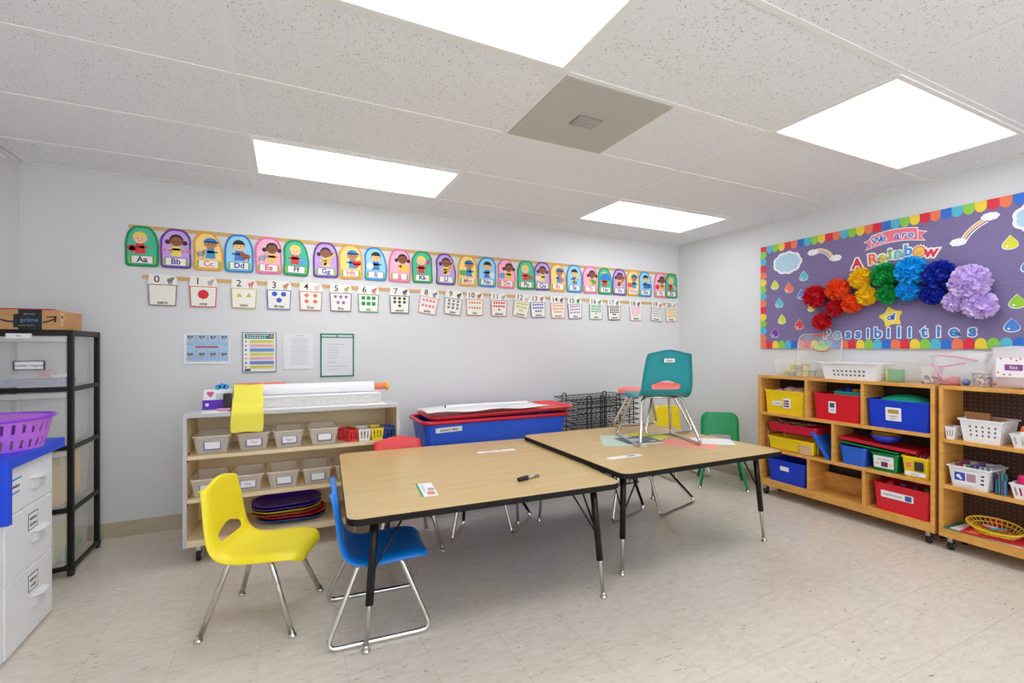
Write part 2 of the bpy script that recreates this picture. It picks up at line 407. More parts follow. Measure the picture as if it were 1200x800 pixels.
def four_legs(root, m=CHROME, foot=CHROME):
    for sx in (-1, 1):
        for sy in (-1, 1):
            pts = [(sx*.045, sy*.10, .315), (sx*.085-.01, sy*.128, .300), (sx*.185, sy*.188, .014)]
            l = obj('leg', MB().tube(fillet(pts, .03, 5), .0118, 12), m, root, smooth=True)
            obj('foot_glide', MB().lathe([(.009,.026),(.010,.014),(.0165,.010),(.0175,.003),(.014,0)], 14, (sx*.188, sy*.19, 0)), foot, l, smooth=True)
    for x in (-.055, .035): obj('cross_bar', MB().tube([(x, -.105, .314), (x, .105, .314)], .009, 10), m, root, smooth=True)
def chair(label, m, kind, legs, loc=None, deg=0, M=None, group=None, legm=None, hole='tri'):
    t = thing('school_chair', label, 'chair', loc or (0,0,0), math.radians(deg), group, M)
    chair_shell(m, t, kind, hole=hole)
    (sled_frame if legs == 'sled' else four_legs)(t, legm or CHROME)
    return t
G = 'small plastic classroom chairs'
chair('yellow plastic chair with four chrome legs, nearest the camera', YEL, 'hex', '4', (-.092, 2.475, 0), -20, group=G)
chair('bright blue plastic chair on chrome sled legs at the left end of the table', BLU, 'hex', 'sled', (.375, 2.235, 0), -4, group=G)
chair('red plastic chair whose top shows behind the nearer table', RED, 'hex', '4', (.655, 2.955, 0), -90, group=G)
tc = chair('teal plastic chair standing on the higher table, its back toward the camera', TEAL, 'hex', 'sled', (2.245, 2.47, T2Z), 72, group=G)
sc = chair('salmon pink plastic chair standing on the table behind the teal chair', SALMON, 'hex', 'sled', (2.49, 2.80, T2Z), 176, group=G)
gc = chair('green plastic chair with green legs against the right wall', GRN, 'round', '4', (3.50, 3.01, 0), -134, group=G, legm=P_('green_enamel', (0,140,84)), hole='slot')
chair('yellow plastic chair at the back, seen between chrome legs beside the green chair', P_('deep_yellow_plastic', (238,208,18)), 'round', 'sled', (3.40, 3.42, 0), -95, group=G, hole='slot')
def tipped(x, y, deg, th):
    return Matrix.Translation((x, y, 0.0)) @ Matrix.Rotation(math.radians(deg), 4, 'Z') @ Matrix.Rotation(-math.radians(th), 4, 'Y') @ Matrix.Translation((.185, 0, 0))
chair('yellow sled-leg chair tipped back under the nearer table', YEL, 'round', 'sled', M=tipped(1.135, 2.82, -97, 35), group=G)
chair('blue sled-leg chair tipped back under the higher table', P_('navy_plastic', (24,70,150)), 'round', 'sled', M=tipped(2.26, 2.645, -95, 31), group=G)
tc.scale = (1, 1, .95); sc.scale = (1, 1, .95); gc.scale = (1, 1, .965)
tg = obj('sticker', MB().box(-.001, .001, -.035, .035, -.013, .013), PAPER, tc, bev=.0); tg.location = (-.2015, 0, .575); tg.rotation_euler = (0, -.12, 0)
x = text('sticker_word', 'chair', .024, INK, tc); x.matrix_basis = Matrix.Translation((-.2035, 0, .575)) @ Matrix.Rotation(-PI/2, 4, 'Z') @ Matrix.Rotation(PI/2, 4, 'X')

# ---------------------------------------------------------------- things on the tables
def sheet(name, label, cat, cx, cy, z, w_, h_, deg, m, th=.0006, group=None):
    o = obj(name, MB().box(-w_/2, w_/2, -h_/2, h_/2, 0, th), m); o.location = (cx, cy, z); o.rotation_euler = (0,0,math.radians(deg)); return tag(o, label, cat, group)
t = thing('marker_pen', 'black and silver marker pen lying on the nearer table', 'marker', (1.087, 2.108, T1Z+.0095), math.radians(17))
Rx = Matrix.Rotation(PI/2, 4, 'Y')
obj('barrel', MB().lathe([(.0075,-.01),(.009,-.008),(.009,.068),(.007,.070)], 16, M=Rx), ZINC, t, smooth=True)
obj('cap', MB().lathe([(.007,-.072),(.010,-.070),(.0112,-.02),(.0112,-.008),(.009,-.007)], 16, (0,0,.002), M=Rx), INK, t, smooth=True)
t = thing('name_card', 'small name card with green stripe near the front edge of the table', 'card', (.582, 2.165, T1Z), math.radians(84))
obj('card', MB().box(-.105, .105, -.038, .038, 0, .0008), PAPER, t)
obj('green_stripe', MB().box(-.105, .105, .027, .038, .0008, .0011), P_('stripe_green', (40,160,90)), t)
flat('picture_patch', [rrect(.05, .035, .01, cx=-.06, cy=-.012)], P_('patch_orange', (230,130,90)), t, .0008, .0012)
flat('picture_patch', [rrect(.04, .03, .01, cx=.0, cy=-.02)], P_('patch_grey', (150,160,165)), t, .0008, .0012)
flat('picture_patch', [rrect(.12, .012, .005, cx=.02, cy=.012)], P_('patch_lilac', (205,205,230)), t, .0008, .0012)
t = thing('label_strip', 'worn white label strip stuck near the far edge of the nearer table', 'label', (1.20, 2.775, T1Z), math.radians(-3))
flat('strip', [rrect(.25, .045, .01)], PAPER, t, 0, .0006); flat('worn_patch', [rrect(.06, .02, .006, cx=-.05)], P_('patch_rose', (222,190,190)), t, .0006, .0009)
flat('worn_patch', [rrect(.03, .012, .004, cx=.03)], P_('patch_grey', (150,160,165)), t, .0006, .0009)
t = thing('label_strip', 'white label strip with blue patch near the front of the higher table', 'label', (1.745, 2.178, T2Z), math.radians(0))
flat('strip', [rrect(.23, .05, .01)], PAPER, t, 0, .0006); flat('blue_patch', [rrect(.06, .022, .01, cx=.05, cy=.002)], P_('patch_blue', (80,120,160)), t, .0006, .0009)
sheet('construction_paper', 'pale mint green paper sheet under the teal chair on the table', 'paper', 2.03, 2.56, T2Z, .28, .36, -32, P_('mint_paper', (196,218,200), rough=.8))
sheet('construction_paper', 'salmon pink paper sheet on the higher table beside the white sheet', 'paper', 2.36, 2.29, T2Z, .27, .34, 40, P_('pink_paper', (240,160,140), rough=.8))
sheet('construction_paper', 'plain white paper sheet near the right edge of the higher table', 'paper', 2.555, 2.275, T2Z+.0008, .20, .26, 50, PAPER)
sheet('construction_paper', 'bright yellow paper corner showing under the chrome chair legs', 'paper', 2.30, 2.62, T2Z, .20, .26, 20, P_('lemon_paper', (226,228,90), rough=.8))
t = thing('magazine', 'dark-covered magazine lying under the teal chair legs', 'magazine', (2.12, 2.50, T2Z+.0008), math.radians(-8))
obj('pages', MB().box(-.13, .13, -.10, .10, 0, .006), PAPER, t); obj('cover', MB().box(-.132, .132, -.102, .102, .006, .0068), P_('slate_cover', (86,92,104)), t)
flat('cover_photo', [rrect(.11, .08, .02, cx=-.03, cy=.01), rrect(.05, .03, .01, cx=.08, cy=-.05)], P_('cover_pale', (190,205,225)), t, .0068, .0074)

# ---------------------------------------------------------------- storage helpers
def ringpts(w_, d_, r, z, k=3): return [Vector((x, y, z)) for x, y in rrect(w_, d_, r, k)]
def bin_mesh(w0, d0, w1, d1, h, th=.003, rim=.008, rr=.02):
    b = MB()
    b.loft([ringpts(w0, d0, rr*.7, 0), ringpts(w1, d1, rr, h-.012), ringpts(w1+2*rim, d1+2*rim, rr+rim, h-.012), ringpts(w1+2*rim, d1+2*rim, rr+rim, h), ringpts(w1-2*th, d1-2*th, rr-th, h), ringpts(w0-2*th, d0-2*th, rr*.7-.001, th)])
    return b
def perf(b, A, B, C, D, nx, nz, hole):
    A, B, C, D = map(Vector, (A, B, C, D)); vs = []
    for j in range(nz+1):
        for i in range(nx+1):
            u, v = i/nx, j/nz; vs.append((1-v)*((1-u)*A+u*B)+v*((1-u)*D+u*C))
    b.add(vs, [(j*(nx+1)+i, j*(nx+1)+i+1, (j+1)*(nx+1)+i+1, (j+1)*(nx+1)+i) for j in range(nz) for i in range(nx) if not hole(i, j)])
def basket(root, m, w0, d0, w1, d1, h, nx, ny, nz, hole, rim=.008, part='basket_wall'):
    b = MB(); c0 = [(-w0/2,-d0/2), (w0/2,-d0/2), (w0/2,d0/2), (-w0/2,d0/2)]; c1 = [(-w1/2,-d1/2), (w1/2,-d1/2), (w1/2,d1/2), (-w1/2,d1/2)]
    for k in range(4):
        a, c = c0[k], c0[(k+1)%4]; e, g = c1[(k+1)%4], c1[k]
        perf(b, (*a, 0), (*c, 0), (*e, h), (*g, h), nx if k%2 == 0 else ny, nz, hole)
    perf(b, (*c0[0], 0), (*c0[1], 0), (*c0[2], 0), (*c0[3], 0), 2, 2, lambda i, j: False)
    obj(part, b, m, root, solid=.0025)
    r = MB(); r.loft([ringpts(w1-.002, d1-.002, .006, h-.008), ringpts(w1+2*rim, d1+2*rim, .012, h-.008), ringpts(w1+2*rim, d1+2*rim, .012, h), ringpts(w1-.002, d1-.002, .006, h), ringpts(w1-.002, d1-.002, .006, h-.008)], False, False)
    obj('rim', r, m, root)
def caster(root, x, y, z=.0, h=.09):
    c = obj('caster', MB().box(x-.012, x+.012, y-.02, y+.02, z+h*.55, z+h), ZINC, root, bev=.003)
    obj('wheel', MB().lathe([(.0,-.013),(h*.28,-.013),(h*.36,-.008),(h*.36,.008),(h*.28,.013),(.0,.013)], 18, (x, y, z+h*.36), M=Matrix.Rotation(PI/2, 4, 'Y')), RUBBER, c, smooth=False)
    obj('wheel_hub', MB().lathe([(.0,-.015),(h*.16,-.015),(h*.16,.015),(.0,.015)], 12, (x, y, z+h*.36), M=Matrix.Rotation(PI/2, 4, 'Y')), ZINC, c)
def label_card(root, x, y, z, w_, h_, words, edge=(40,60,150), ink=(190,60,90), face='front', scallop=True):
    # card stuck on a face looking toward -y of the root
    M = Matrix.Translation((x, y, z)) @ Matrix.Rotation(PI/2, 4, 'X')
    n = max(6, int(w_/.009)); k = max(4, int(h_/.009)); pts = []
    e = P_('label_edge_%d_%d_%d' % edge, edge)
    c = flat('label_card', [rrect(w_, h_, .004)], e, root, 0, .0006); c.matrix_basis = M
    s = flat('label_face', [rrect(w_*.86, h_*.76, .004)], PAPER, c, .0006, .001)
    if scallop:
        flat('label_border', [circ(-w_*.43+w_*.86*i/n, sy*h_*.37, .0028, 8) for i in range(n+1) for sy in (-1, 1)]+[circ(sx*w_*.43, -h_*.37+h_*.74*i/k, .0028, 8) for i in range(k+1) for sx in (-1, 1)], PAPER, c, .0006, .0009)
    if words: text('label_words', words, h_*.42, P_('label_ink_%d' % ink[0], ink), c, 0, 0, .001, sx=.9)
    return c

# ---------------------------------------------------------------- grey and maple shelf on casters at the back wall
UX0, UX1, UY0, UY1 = -.529, .680, 3.22, 3.62
t = thing('rolling_shelf', 'low maple shelf with grey edges on casters against the back wall', 'shelf', ((UX0+UX1)/2, (UY0+UY1)/2, 0))
W, D = UX1-UX0, UY1-UY0
for s in (-1, 1):
    p = obj('side_panel', MB().box(s*W/2-(.018 if s > 0 else 0), s*W/2+(.018 if s < 0 else 0), -D/2, D/2, .098, .830), MAPLE, t)
    obj('grey_facing', MB().box(s*W/2-.0005*s-.001, s*W/2-.0005*s+.001, -D/2-.001, D/2, .097, .831), GREYLAM, p)
    obj('edge_strip', MB().box(s*W/2-(.019 if s > 0 else .001), s*W/2+(.019 if s < 0 else .001), -D/2-.002, -D/2, .097, .831), GREYLAM, p)
obj('top_board', MB().box(-W/2, W/2, -D/2-.002, D/2, .830, .852), GREYLAM, t, bev=.002)
obj('bottom_board', MB().box(-W/2+.018, W/2-.018, -D/2+.002, D/2, .110, .132), MAPLE, t)
obj('kick_rail', MB().box(-W/2+.018, W/2-.018, -D/2-.001, -D/2+.015, .098, .118), MAPLE, t)
obj('back_panel', MB().box(-W/2+.018, W/2-.018, D/2-.008, D/2, .132, .830), MAPLE, t)
for z in (.344, .590):
    obj('shelf_board', MB().box(-W/2+.018, W/2-.018, -D/2+.006, D/2-.008, z, z+.022), MAPLE, t, bev=.002)
    for s in (-1, 1): obj('shelf_clip', MB().tube([(s*(W/2-.020), -D/2+.01, z-.012), (s*(W/2-.020), -D/2+.06, z+.035)], .003, 6), WIRE, t)
for sx in (-1, 1):
    for sy in (-1, 1): caster(t, sx*(W/2-.07), sy*(D/2-.05), 0, .098)
def clear_bin(x0, x1, z, label, words, h=.106):
    w_ = x1-x0
    r = thing('storage_bin', label, 'bin', ((x0+x1)/2, UY0+.165, z), 0, 'clear bins on the rolling shelf')
    obj('tub', bin_mesh(w_-.045, .24, w_-.012, .275, h, rr=.018, rim=.002), CLEAR, r)
    obj('rim', MB().tube([(x, y, h-.003) for x, y in rrect(w_-.008, .279, .02, 3)], .0042, 6, True), CRIM, r, smooth=True)
    label_card(r, .004, -.1325, h*.47, .086, .050, words)
    return r
R1 = [(-.494,-.297,'','clear bin with a blank blue-edged label at the left end of the upper shelf'), (-.275,-.092,'Peas','clear bin with a red-lettered label under the hanging yellow paper'),
      (-.083,.098,'Paper','clear bin with a red-lettered label, third from the left on the upper shelf'), (.117,.304,'','clear bin with a blank label on the upper shelf beside the small red basket')]
for a, c, wd, lab in R1: clear_bin(a, c, .612, lab, wd)
R2 = [(-.508,-.325,'','clear bin at the left end of the middle shelf, partly behind the yellow chair'), (-.305,-.125,'Pens','clear bin on the middle shelf with its label cut by the yellow chair back'),
      (-.115,.073,'','clear bin with a blank label, third from the left on the middle shelf'), (.080,.263,'','clear bin with a blank label on the middle shelf above the blue chair'), (.272,.455,'','clear bin at the right of the middle shelf, mostly hidden by the table')]
for a, c, wd, lab in R2:
    r = clear_bin(a, c, .366, lab, wd, .104)
    obj('tape_strip', MB().box(-.04, .04, .1385, .1395, .075, .10), P_('pale_tape', (226,226,220), alpha=.7), r)
for x, m, lab, rot in ((.365, RED, 'red slotted basket on the shelf, turned sideways', 24), (.462, WHITEP, 'white slotted basket between the red and yellow baskets', 0), (.545, YEL, 'yellow slotted basket between the white and dark blue baskets', 0), (.622, P_('navy_plastic', (24,70,150)), 'dark blue slotted basket at the right end of the shelf', -4)):
    r = thing('small_basket', lab, 'basket', (x, UY0+.12, .612), math.radians(rot), 'small coloured baskets on the rolling shelf')
    basket(r, m, .062, .13, .078, .155, .078, 7, 13, 5, lambda i, j: i%2 == 1 and j in (1, 2, 3), .004)
TR = [(0, (30,80,160)), (1, (214,40,60)), (2, (204,90,50)), (3, (225,215,70)), (4, (98,50,170)), (5, (84,36,160))]
for k, c in TR:
    lab = ['dark blue tray at the bottom of the stack on the lowest shelf', 'red tray near the bottom of the stack', 'orange tray in the middle of the stack', 'yellow tray under the purple trays', 'second purple tray of the stack', 'topmost purple tray of the stack on the lowest shelf'][k]
    r = thing('serving_tray', lab, 'tray', (.0+(.03 if k < 2 else 0), UY0+.19, .132+.019*k), math.radians(2*k-5), 'stacked oval trays')
    b = MB(); rings = []
    for wq, dq, z in ((.30,.20,0), (.385,.285,.030), (.40,.30,.030), (.40,.30,.026), (.392,.292,.026)): rings.append(ringpts(wq, dq, .12 if wq > .35 else .09, z, 6))
    rings2 = [ringpts(.30,.20,.09,0,6), ringpts(.385,.285,.12,.030,6), ringpts(.405,.305,.13,.032,6), ringpts(.405,.305,.13,.028,6), ringpts(.388,.288,.12,.026,6), ringpts(.296,.196,.09,.004,6)]
    obj('tray_body', MB().loft(rings2), P_('tray_%d' % k, c, rough=.3), r, smooth=False, bev=.002)

# things on top of the rolling shelf
ZT = .852
t = thing('foam_board', 'thick pale grey speckled foam slab lying on the rolling shelf', 'foam', (.215, 3.44, ZT+.002))
SPK = mat('speckled_foam', (214,212,208), .9); nt, N, L, P = nodes(SPK); mp = coords(nt, (1,1,1)); n = noise(nt, mp, 60, 3); r_ = ramp(nt, [(.30, srgb((204,201,197))), (.7, srgb((222,220,217)))]); L.new(n.outputs['Fac'], r_.inputs[0]); L.new(r_.outputs[0], P.inputs['Base Color'])
obj('slab', MB().box(-.365, .365, -.11, .11, 0, .062), SPK, t, bev=.006)
obj('slab_cover', MB().box(-.367, .367, -.112, .112, .062, .066), PAPER, t, bev=.002)
sheet('paper_sheet', 'long white sheet under the foam slab on the rolling shelf', 'paper', .20, 3.335, ZT, .80, .20, 0, PAPER, .0015)
sheet('paper_sheet', 'small white sheet at the left end of the rolling shelf top', 'paper', -.385, 3.30, ZT, .13, .12, 8, PAPER, .001)
t = thing('paper_roll', 'long white paper roll with orange core lying on the foam slab', 'paper roll', (.18, 3.47, ZT+.068+.036))
Ry = Matrix.Rotation(PI/2, 4, 'Y')
obj('paper', MB().lathe([(.02,-.37),(.036,-.37),(.036,.37),(.02,.37)], 28, M=Ry), PAPER, t, smooth=False)
obj('core_tube', MB().lathe([(.016,-.40),(.0235,-.40),(.0235,.455),(.016,.455)], 24, M=Ry), P_('orange_core', (232,130,84), rough=.6), t)
obj('end_cap', MB().lathe([(.0,.455),(.032,.455),(.034,.462),(.030,.474),(.0,.474)], 20, M=Ry), P_('cap_yellow', (240,190,60)), t)
t = thing('paper_roll', 'short orange-red paper roll behind the white roll', 'paper roll', (-.17, 3.56, ZT+.12))
obj('paper', MB().lathe([(.0,-.13),(.026,-.13),(.026,.16),(.0,.16)], 20, M=Ry), P_('coral_paper', (236,120,100), rough=.7), t)
obj('paper_stack', MB().box(-.12, .14, -.03, .03, -.12, -.026), PAPER, t)
# yellow hanging sheet
b = MB(); prof = [(3.47, .993), (3.43, .998), (3.395, .975), (3.345, .935), (3.325, .927), (3.312, .900), (3.30, .868), (3.24, .858), (3.214, .856), (3.207, .845), (3.207, .790), (3.204, .727)]
rows = [[Vector((x+.012*(i/11)*(1 if x > -.22 else .2)+.004*math.sin(i*1.3+x*30), y, z+.003*math.sin(x*40+i))) for x in [-.298+.16*k/10 for k in range(11)]] for i, (y, z) in enumerate(prof)]
b.loft(rows, False, False, closed=False)
YP = P_('yellow_tissue', (240,228,84), rough=.75)
tag(obj('tissue_paper', b, YP, smooth=True, solid=.0015, sub=1), 'bright yellow paper draped over the roll and hanging off the shelf front', 'paper')
t = thing('small_box', 'purple carton at the left end of the rolling shelf top', 'box', (-.39, 3.44, ZT), math.radians(-4))
obj('carton', MB().box(-.07, .07, -.035, .035, 0, .058), P_('purple_card', (104,44,190), rough=.5), t, bev=.002)
flat('printed_dot', [circ(-.045, .03, .010)], P_('dot_white', (230,225,240)), t, .0, .0008).matrix_basis = Matrix.Translation((0,-.0352,0)) @ Matrix.Rotation(PI/2, 4, 'X')
flat('printed_dot', [circ(.045, .02, .008), circ(.05, .042, .008)], P_('dot_lilac', (190,160,235)), t, .0, .0008).matrix_basis = Matrix.Translation((0,-.0352,0)) @ Matrix.Rotation(PI/2, 4, 'X')
t = thing('small_box', 'white and pink carton on top of the purple carton', 'box', (-.375, 3.45, ZT+.0585), math.radians(3))
obj('carton', MB().box(-.085, .085, -.04, .04, 0, .058), PAPER, t, bev=.002)
flat('printed_heart', [circ(-.055, .042, .011), circ(-.040, .042, .011), [(-.066,.038), (-.029,.038), (-.047,.014)]], P_('rose_print', (222,110,160)), t, 0, .0008).matrix_basis = Matrix.Translation((0,-.0405,0)) @ Matrix.Rotation(PI/2, 4, 'X')
flat('printed_panel', [rrect(.10, .034, .006, cx=.03, cy=.022)], P_('print_grey', (205,206,212)), t, 0, .0008).matrix_basis = Matrix.Translation((0,-.0405,0)) @ Matrix.Rotation(PI/2, 4, 'X')
tg_ = flat('blue_cloud', [circ(.0, 0, .016), circ(.022, .006, .018), circ(.044, 0, .016)], P_('print_sky', (40,150,220)), None, 0, .006)
tg_.matrix_basis = Matrix.Translation((-.385, 3.45, ZT+.117+.016)) @ Matrix.Rotation(PI/2, 4, 'X'); tag(tg_, 'small blue cloud shape on top of the white and pink carton', 'ornament')
t = thing('dispenser', 'black upright holder beside the purple carton', 'holder', (-.325, 3.35, ZT+.0015), math.radians(-6))
obj('body', MB().box(-.021, .021, -.018, .018, 0, .10), P_('soft_black', (42,36,38)), t, bev=.005); obj('foot', MB().box(-.03, .03, -.022, .022, 0, .010), P_('soft_black', (42,36,38)), t, bev=.003)
t = thing('marker_pen', 'pink marker pen lying left of the yellow paper', 'marker', (-.335, 3.30, ZT+.0095), math.radians(-5))
obj('barrel', MB().lathe([(.0,-.04),(.008,-.04),(.008,.03),(.0,.03)], 12, M=Ry), P_('pink_barrel', (220,150,180)), t, smooth=False); obj('cap', MB().lathe([(.0,.03),(.0088,.03),(.0088,.055),(.0,.055)], 12, M=Ry), P_('plum_cap', (120,70,110)), t)

# ---------------------------------------------------------------- sensory table
SX0, SX1, SY0, SY1, SZ = .868, 2.085, 3.30, 3.74, .700
t = thing('sensory_table', 'blue water table with a red rim on casters against the back wall', 'table', ((SX0+SX1)/2, (SY0+SY1)/2, 0))
W, D = SX1-SX0, SY1-SY0
TUBB = P_('tub_blue', (44,92,214)); RIMR = P_('rim_red', (206,24,52))
obj('tub', MB().loft([ringpts(W-.10, D-.08, .05, .40, 4), ringpts(W-.02, D-.02, .06, SZ-.02, 4), ringpts(W-.05, D-.05, .05, SZ-.02, 4), ringpts(W-.13, D-.11, .04, .42, 4)]), TUBB, t)
r = fillet([(-W/2, -D/2, SZ-.012), (W/2, -D/2, SZ-.012), (W/2, D/2, SZ-.012), (-W/2, D/2, SZ-.012)], .07, 6, True)
obj('rim', MB().tube(r, .0145, 10, True), RIMR, t, smooth=True)
obj('shelf', MB().prism(rrect(W-.12, D-.10, .04), .13, .16), TUBB, t, bev=.005)
for sx in (-1, 1):
    for sy in (-1, 1):
        l = obj('leg', MB().tube([(sx*(W/2-.07), sy*(D/2-.06), .07), (sx*(W/2-.07), sy*(D/2-.06), .43)], .016, 12), WHITEP, t, smooth=True)
        obj('wheel', MB().lathe([(.0,-.012),(.030,-.012),(.035,-.006),(.035,.006),(.030,.012),(.0,.012)], 18, (sx*(W/2-.07), sy*(D/2-.06), .035), M=Ry), RUBBER, l)
c = label_card(t, -.42, -D/2+.0085, SZ-.066, .20, .036, '', (226,226,230), (30,30,40), scallop=False); text('label_words', 'sensory table', .026, INK, c, 0, 0, .001, off=.0004)
c.rotation_euler = (PI/2, math.radians(-2), 0)
t = thing('table_lid', 'red plastic lid resting askew on the blue water table', 'lid', (1.52, 3.50, SZ+.012), math.radians(-1)); t.rotation_euler = (math.radians(.6), math.radians(-1.2), math.radians(-1))
LR = P_('lid_red', (226,66,74))
obj('lid_panel', MB().loft([ringpts(1.16, .36, .05, 0, 5), ringpts(1.20, .41, .07, .014, 5), ringpts(1.24, .44, .08, .03, 5), ringpts(1.19, .40, .06, .03, 5), ringpts(1.14, .35, .05, .012, 5)]), LR, t, bev=.003)
b = MB(); nx = 16
rows = [[Vector((-.60+1.0*i/nx, -.20+.36*j/4, .036+.006*math.sin(i*.9+j)+(.003 if j in (0,4) else 0))) for i in range(nx+1)] for j in range(5)]
b.loft(rows, False, False, closed=False)
o = obj('butcher_paper', b, PAPER, smooth=True, solid=.0012); o.location = (1.50, 3.51, SZ+.022); tag(o, 'wrinkled white paper spread over the red lid', 'paper')
t = thing('paper_tube', 'long flattened white paper tube lying on the wrinkled paper', 'paper', (1.45, 3.50, SZ+.078))
obj('tube', MB().lathe([(.0,-.36),(.014,-.36),(.014,.34),(.0,.34)], 16, M=Ry @ Matrix.Diagonal((.75,1,1,1))), PAPER, t); obj('green_end', MB().lathe([(.0,-.366),(.012,-.366),(.012,-.36),(.0,-.36)], 12, M=Ry), P_('olive_end', (90,100,30)), t)

# ---------------------------------------------------------------- wire drying rack
t = thing('drying_rack', 'black wire drying rack of stacked trays in front of the back wall', 'rack', (2.56, 3.60, 0))
for k in range(15):
    z = .085+.048*k
    l = obj('rack_tray', MB().tube([(-.33, -.20, z), (.33, -.20, z+.012), (.33, .20, z+.03), (-.33, .20, z+.018)], .004, 6, True), WIRE, t)
    b = MB()
    for i in range(12): x = -.30+.60*i/11; b.tube([(x, -.20, z+.004), (x, .20, z+.022)], .0022, 5)
    for i in range(3): y = -.1+.1*i; b.tube([(-.33, y, z+.008), (.33, y, z+.02)], .0022, 5)
    obj('tray_wires', b, WIRE, l)
for x in (-.22, -.08, .09, .24):
    obj('upright_hoop', MB().tube(fillet([(x-.022, -.205, .01), (x-.022, -.205, .812), (x+.022, -.205, .812), (x+.022, -.205, .01)], .02, 5), .005, 8), WIRE, t, smooth=True)
for x in (-.22, .24):
    obj('upright_hoop', MB().tube(fillet([(x-.022, .205, .01), (x-.022, .205, .80), (x+.022, .205, .80), (x+.022, .205, .01)], .02, 5), .005, 8), WIRE, t, smooth=True)
obj('base_frame', MB().tube(fillet([(-.33, -.21, .006), (.33, -.21, .006), (.33, .21, .006), (-.33, .21, .006)], .03, 4, True), .006, 8, True), WIRE, t, smooth=True)
# ---------------------------------------------------------------- golden shelving units along the right wall
FX = 3.590                     # front plane of the units
RZ = -PI/2
DARKPEG = mat('dark_pegboard', (72,46,34), .6); nt, N, L, P = nodes(DARKPEG); mp = coords(nt, (40,40,40)); v = N.new('ShaderNodeTexVoronoi'); v.inputs['Scale'].default_value = 1; v.inputs['Randomness'].default_value = 0; L.new(mp.outputs[0], v.inputs['Vector'])
r_ = ramp(nt, [(0, srgb((150,120,96))), (.12, srgb((150,120,96))), (.16, srgb((70,44,32)))]); L.new(v.outputs['Distance'], r_.inputs[0]); L.new(r_.outputs[0], P.inputs['Base Color'])
def unit(label, y1, y0, shelves, dividers, back, top=.998):
    # y1 far end, y0 near end
    W, D = y1-y0, .262
    t = thing('cubby_shelf', label, 'shelf', (FX+D/2, (y0+y1)/2, 0), RZ, 'golden cubby shelves')
    lx = lambda y: (y0+y1)/2-y
    for s in (-1, 1): obj('side_panel', MB().box(s*W/2-(.022 if s > 0 else 0), s*W/2+(.022 if s < 0 else 0), -D/2, D/2, .080, top), BIRCH, t, bev=.003)
    obj('top_board', MB().box(-W/2+.022, W/2-.022, -D/2+.001, D/2, top-.022, top), BIRCH, t, bev=.002)
    obj('bottom_board', MB().box(-W/2+.022, W/2-.022, -D/2+.004, D/2, .112, .134), BIRCH, t)
    obj('toe_rail', MB().box(-W/2+.022, W/2-.022, -D/2+.001, -D/2+.02, .080, .130), BIRCH, t, bev=.002)
    obj('back_panel', MB().box(-W/2+.022, W/2-.022, D/2-.008, D/2, .134, top-.022), back, t)
    for z in shelves: obj('shelf_board', MB().box(-W/2+.022, W/2-.022, -D/2+.002, D/2-.008, z-.022, z), BIRCH, t, bev=.002)
    for y, za, zb in dividers: obj('divider', MB().box(lx(y)-.010, lx(y)+.010, -D/2+.002, D/2-.008, za, zb), BIRCH, t, bev=.002)
    for sx in (-1, 1):
        for sy in (-1, 1): caster(t, sx*(W/2-.045), sy*(D/2-.045), 0, .080)
    return t
U1 = unit('golden wood cubby shelf full of coloured bins under the bulletin board', 2.712, 1.494, [.690, .394], [(2.303,.690,.976), (1.905,.690,.976), (2.103,.394,.668), (2.285,.134,.372), (1.897,.134,.372)], mat('dark_back', (64,48,40), .7))
U2 = unit('golden wood open shelf with pegboard back at the right edge', 1.474, .26, [.676, .396], [], DARKPEG)
o = obj('loose_board', MB().box(-.19, .17, .07, .08, .136, .262), BIRCH, U1); 
def rbin(label, ya, yb, z, h, m, d=.21, fx=FX+.012, taper=.012, group='coloured bins in the cubby shelf', rim=.006):
    w_ = abs(ya-yb)-2*rim
    r = thing('storage_bin', label, 'bin', (fx+d/2+rim, (ya+yb)/2, z), RZ, group)
    obj('tub', bin_mesh(w_-2*taper, d-2*taper, w_, d, h, rim=rim, rr=.022), m, r)
    r['w'] = w_; return r
BY = P_('bin_yellow', (244,208,20)); BR = P_('bin_red', (216,24,42)); BB = P_('bin_blue', (10,60,204)); BG = P_('bin_green', (0,122,58)); BT = P_('bin_teal', (40,170,160))
def lab(r, x, z, w_, h_, d=.105, words='', ink=(40,40,60), edge=(238,238,240)):
    c = label_card(r, x, -d-.0005, z, w_, h_, words, edge, ink, scallop=False); c.rotation_euler.x = PI/2-math.radians(-3.0); return c
r = rbin('yellow bin with a white label and printed picture, upper left cubby', 2.672, 2.322, .690, .19, BY)
lab(r, -.055, .085, .085, .036, .1035, 'counting'); c = lab(r, .030, .09, .062, .078, .1035); flat('printed_picture', [circ(-.01+.017*i, -.022+.02*j, .009, 6) for i in (-.5,.5,1.2) for j in (0,1,2)], P_('print_plum', (120,50,90)), c, .001, .0014)
r1 = rbin('red bin with a small white picture label, upper middle cubby', 2.262, 1.919, .690, .198, BR); c = lab(r1, -.025, .10, .052, .085, .1035); flat('printed_picture', [rrect(.034, .034, .003, cy=.015)], P_('print_slate', (70,80,110)), c, .001, .0014); text('label_words', 'red bin', .011, INK, c, 0, -.02, .001)
r2 = rbin('large blue bin with a square white label, upper right cubby', 1.890, 1.518, .690, .190, BB); c = lab(r2, -.020, .098, .090, .088, .1035); flat('printed_picture', [rrect(.062, .026, .003, cy=.018)], P_('print_gold', (190,150,60)), c, .001, .0014); text('label_words', 'magnetic', .014, INK, c, 0, -.012, .001); text('label_words', 'letters', .014, INK, c, 0, -.028, .001)
r3 = rbin('low blue bin with a small white label in the bottom left cubby', 2.645, 2.312, .134, .180, BB); lab(r3, -.01, .115, .075, .034, .1035)
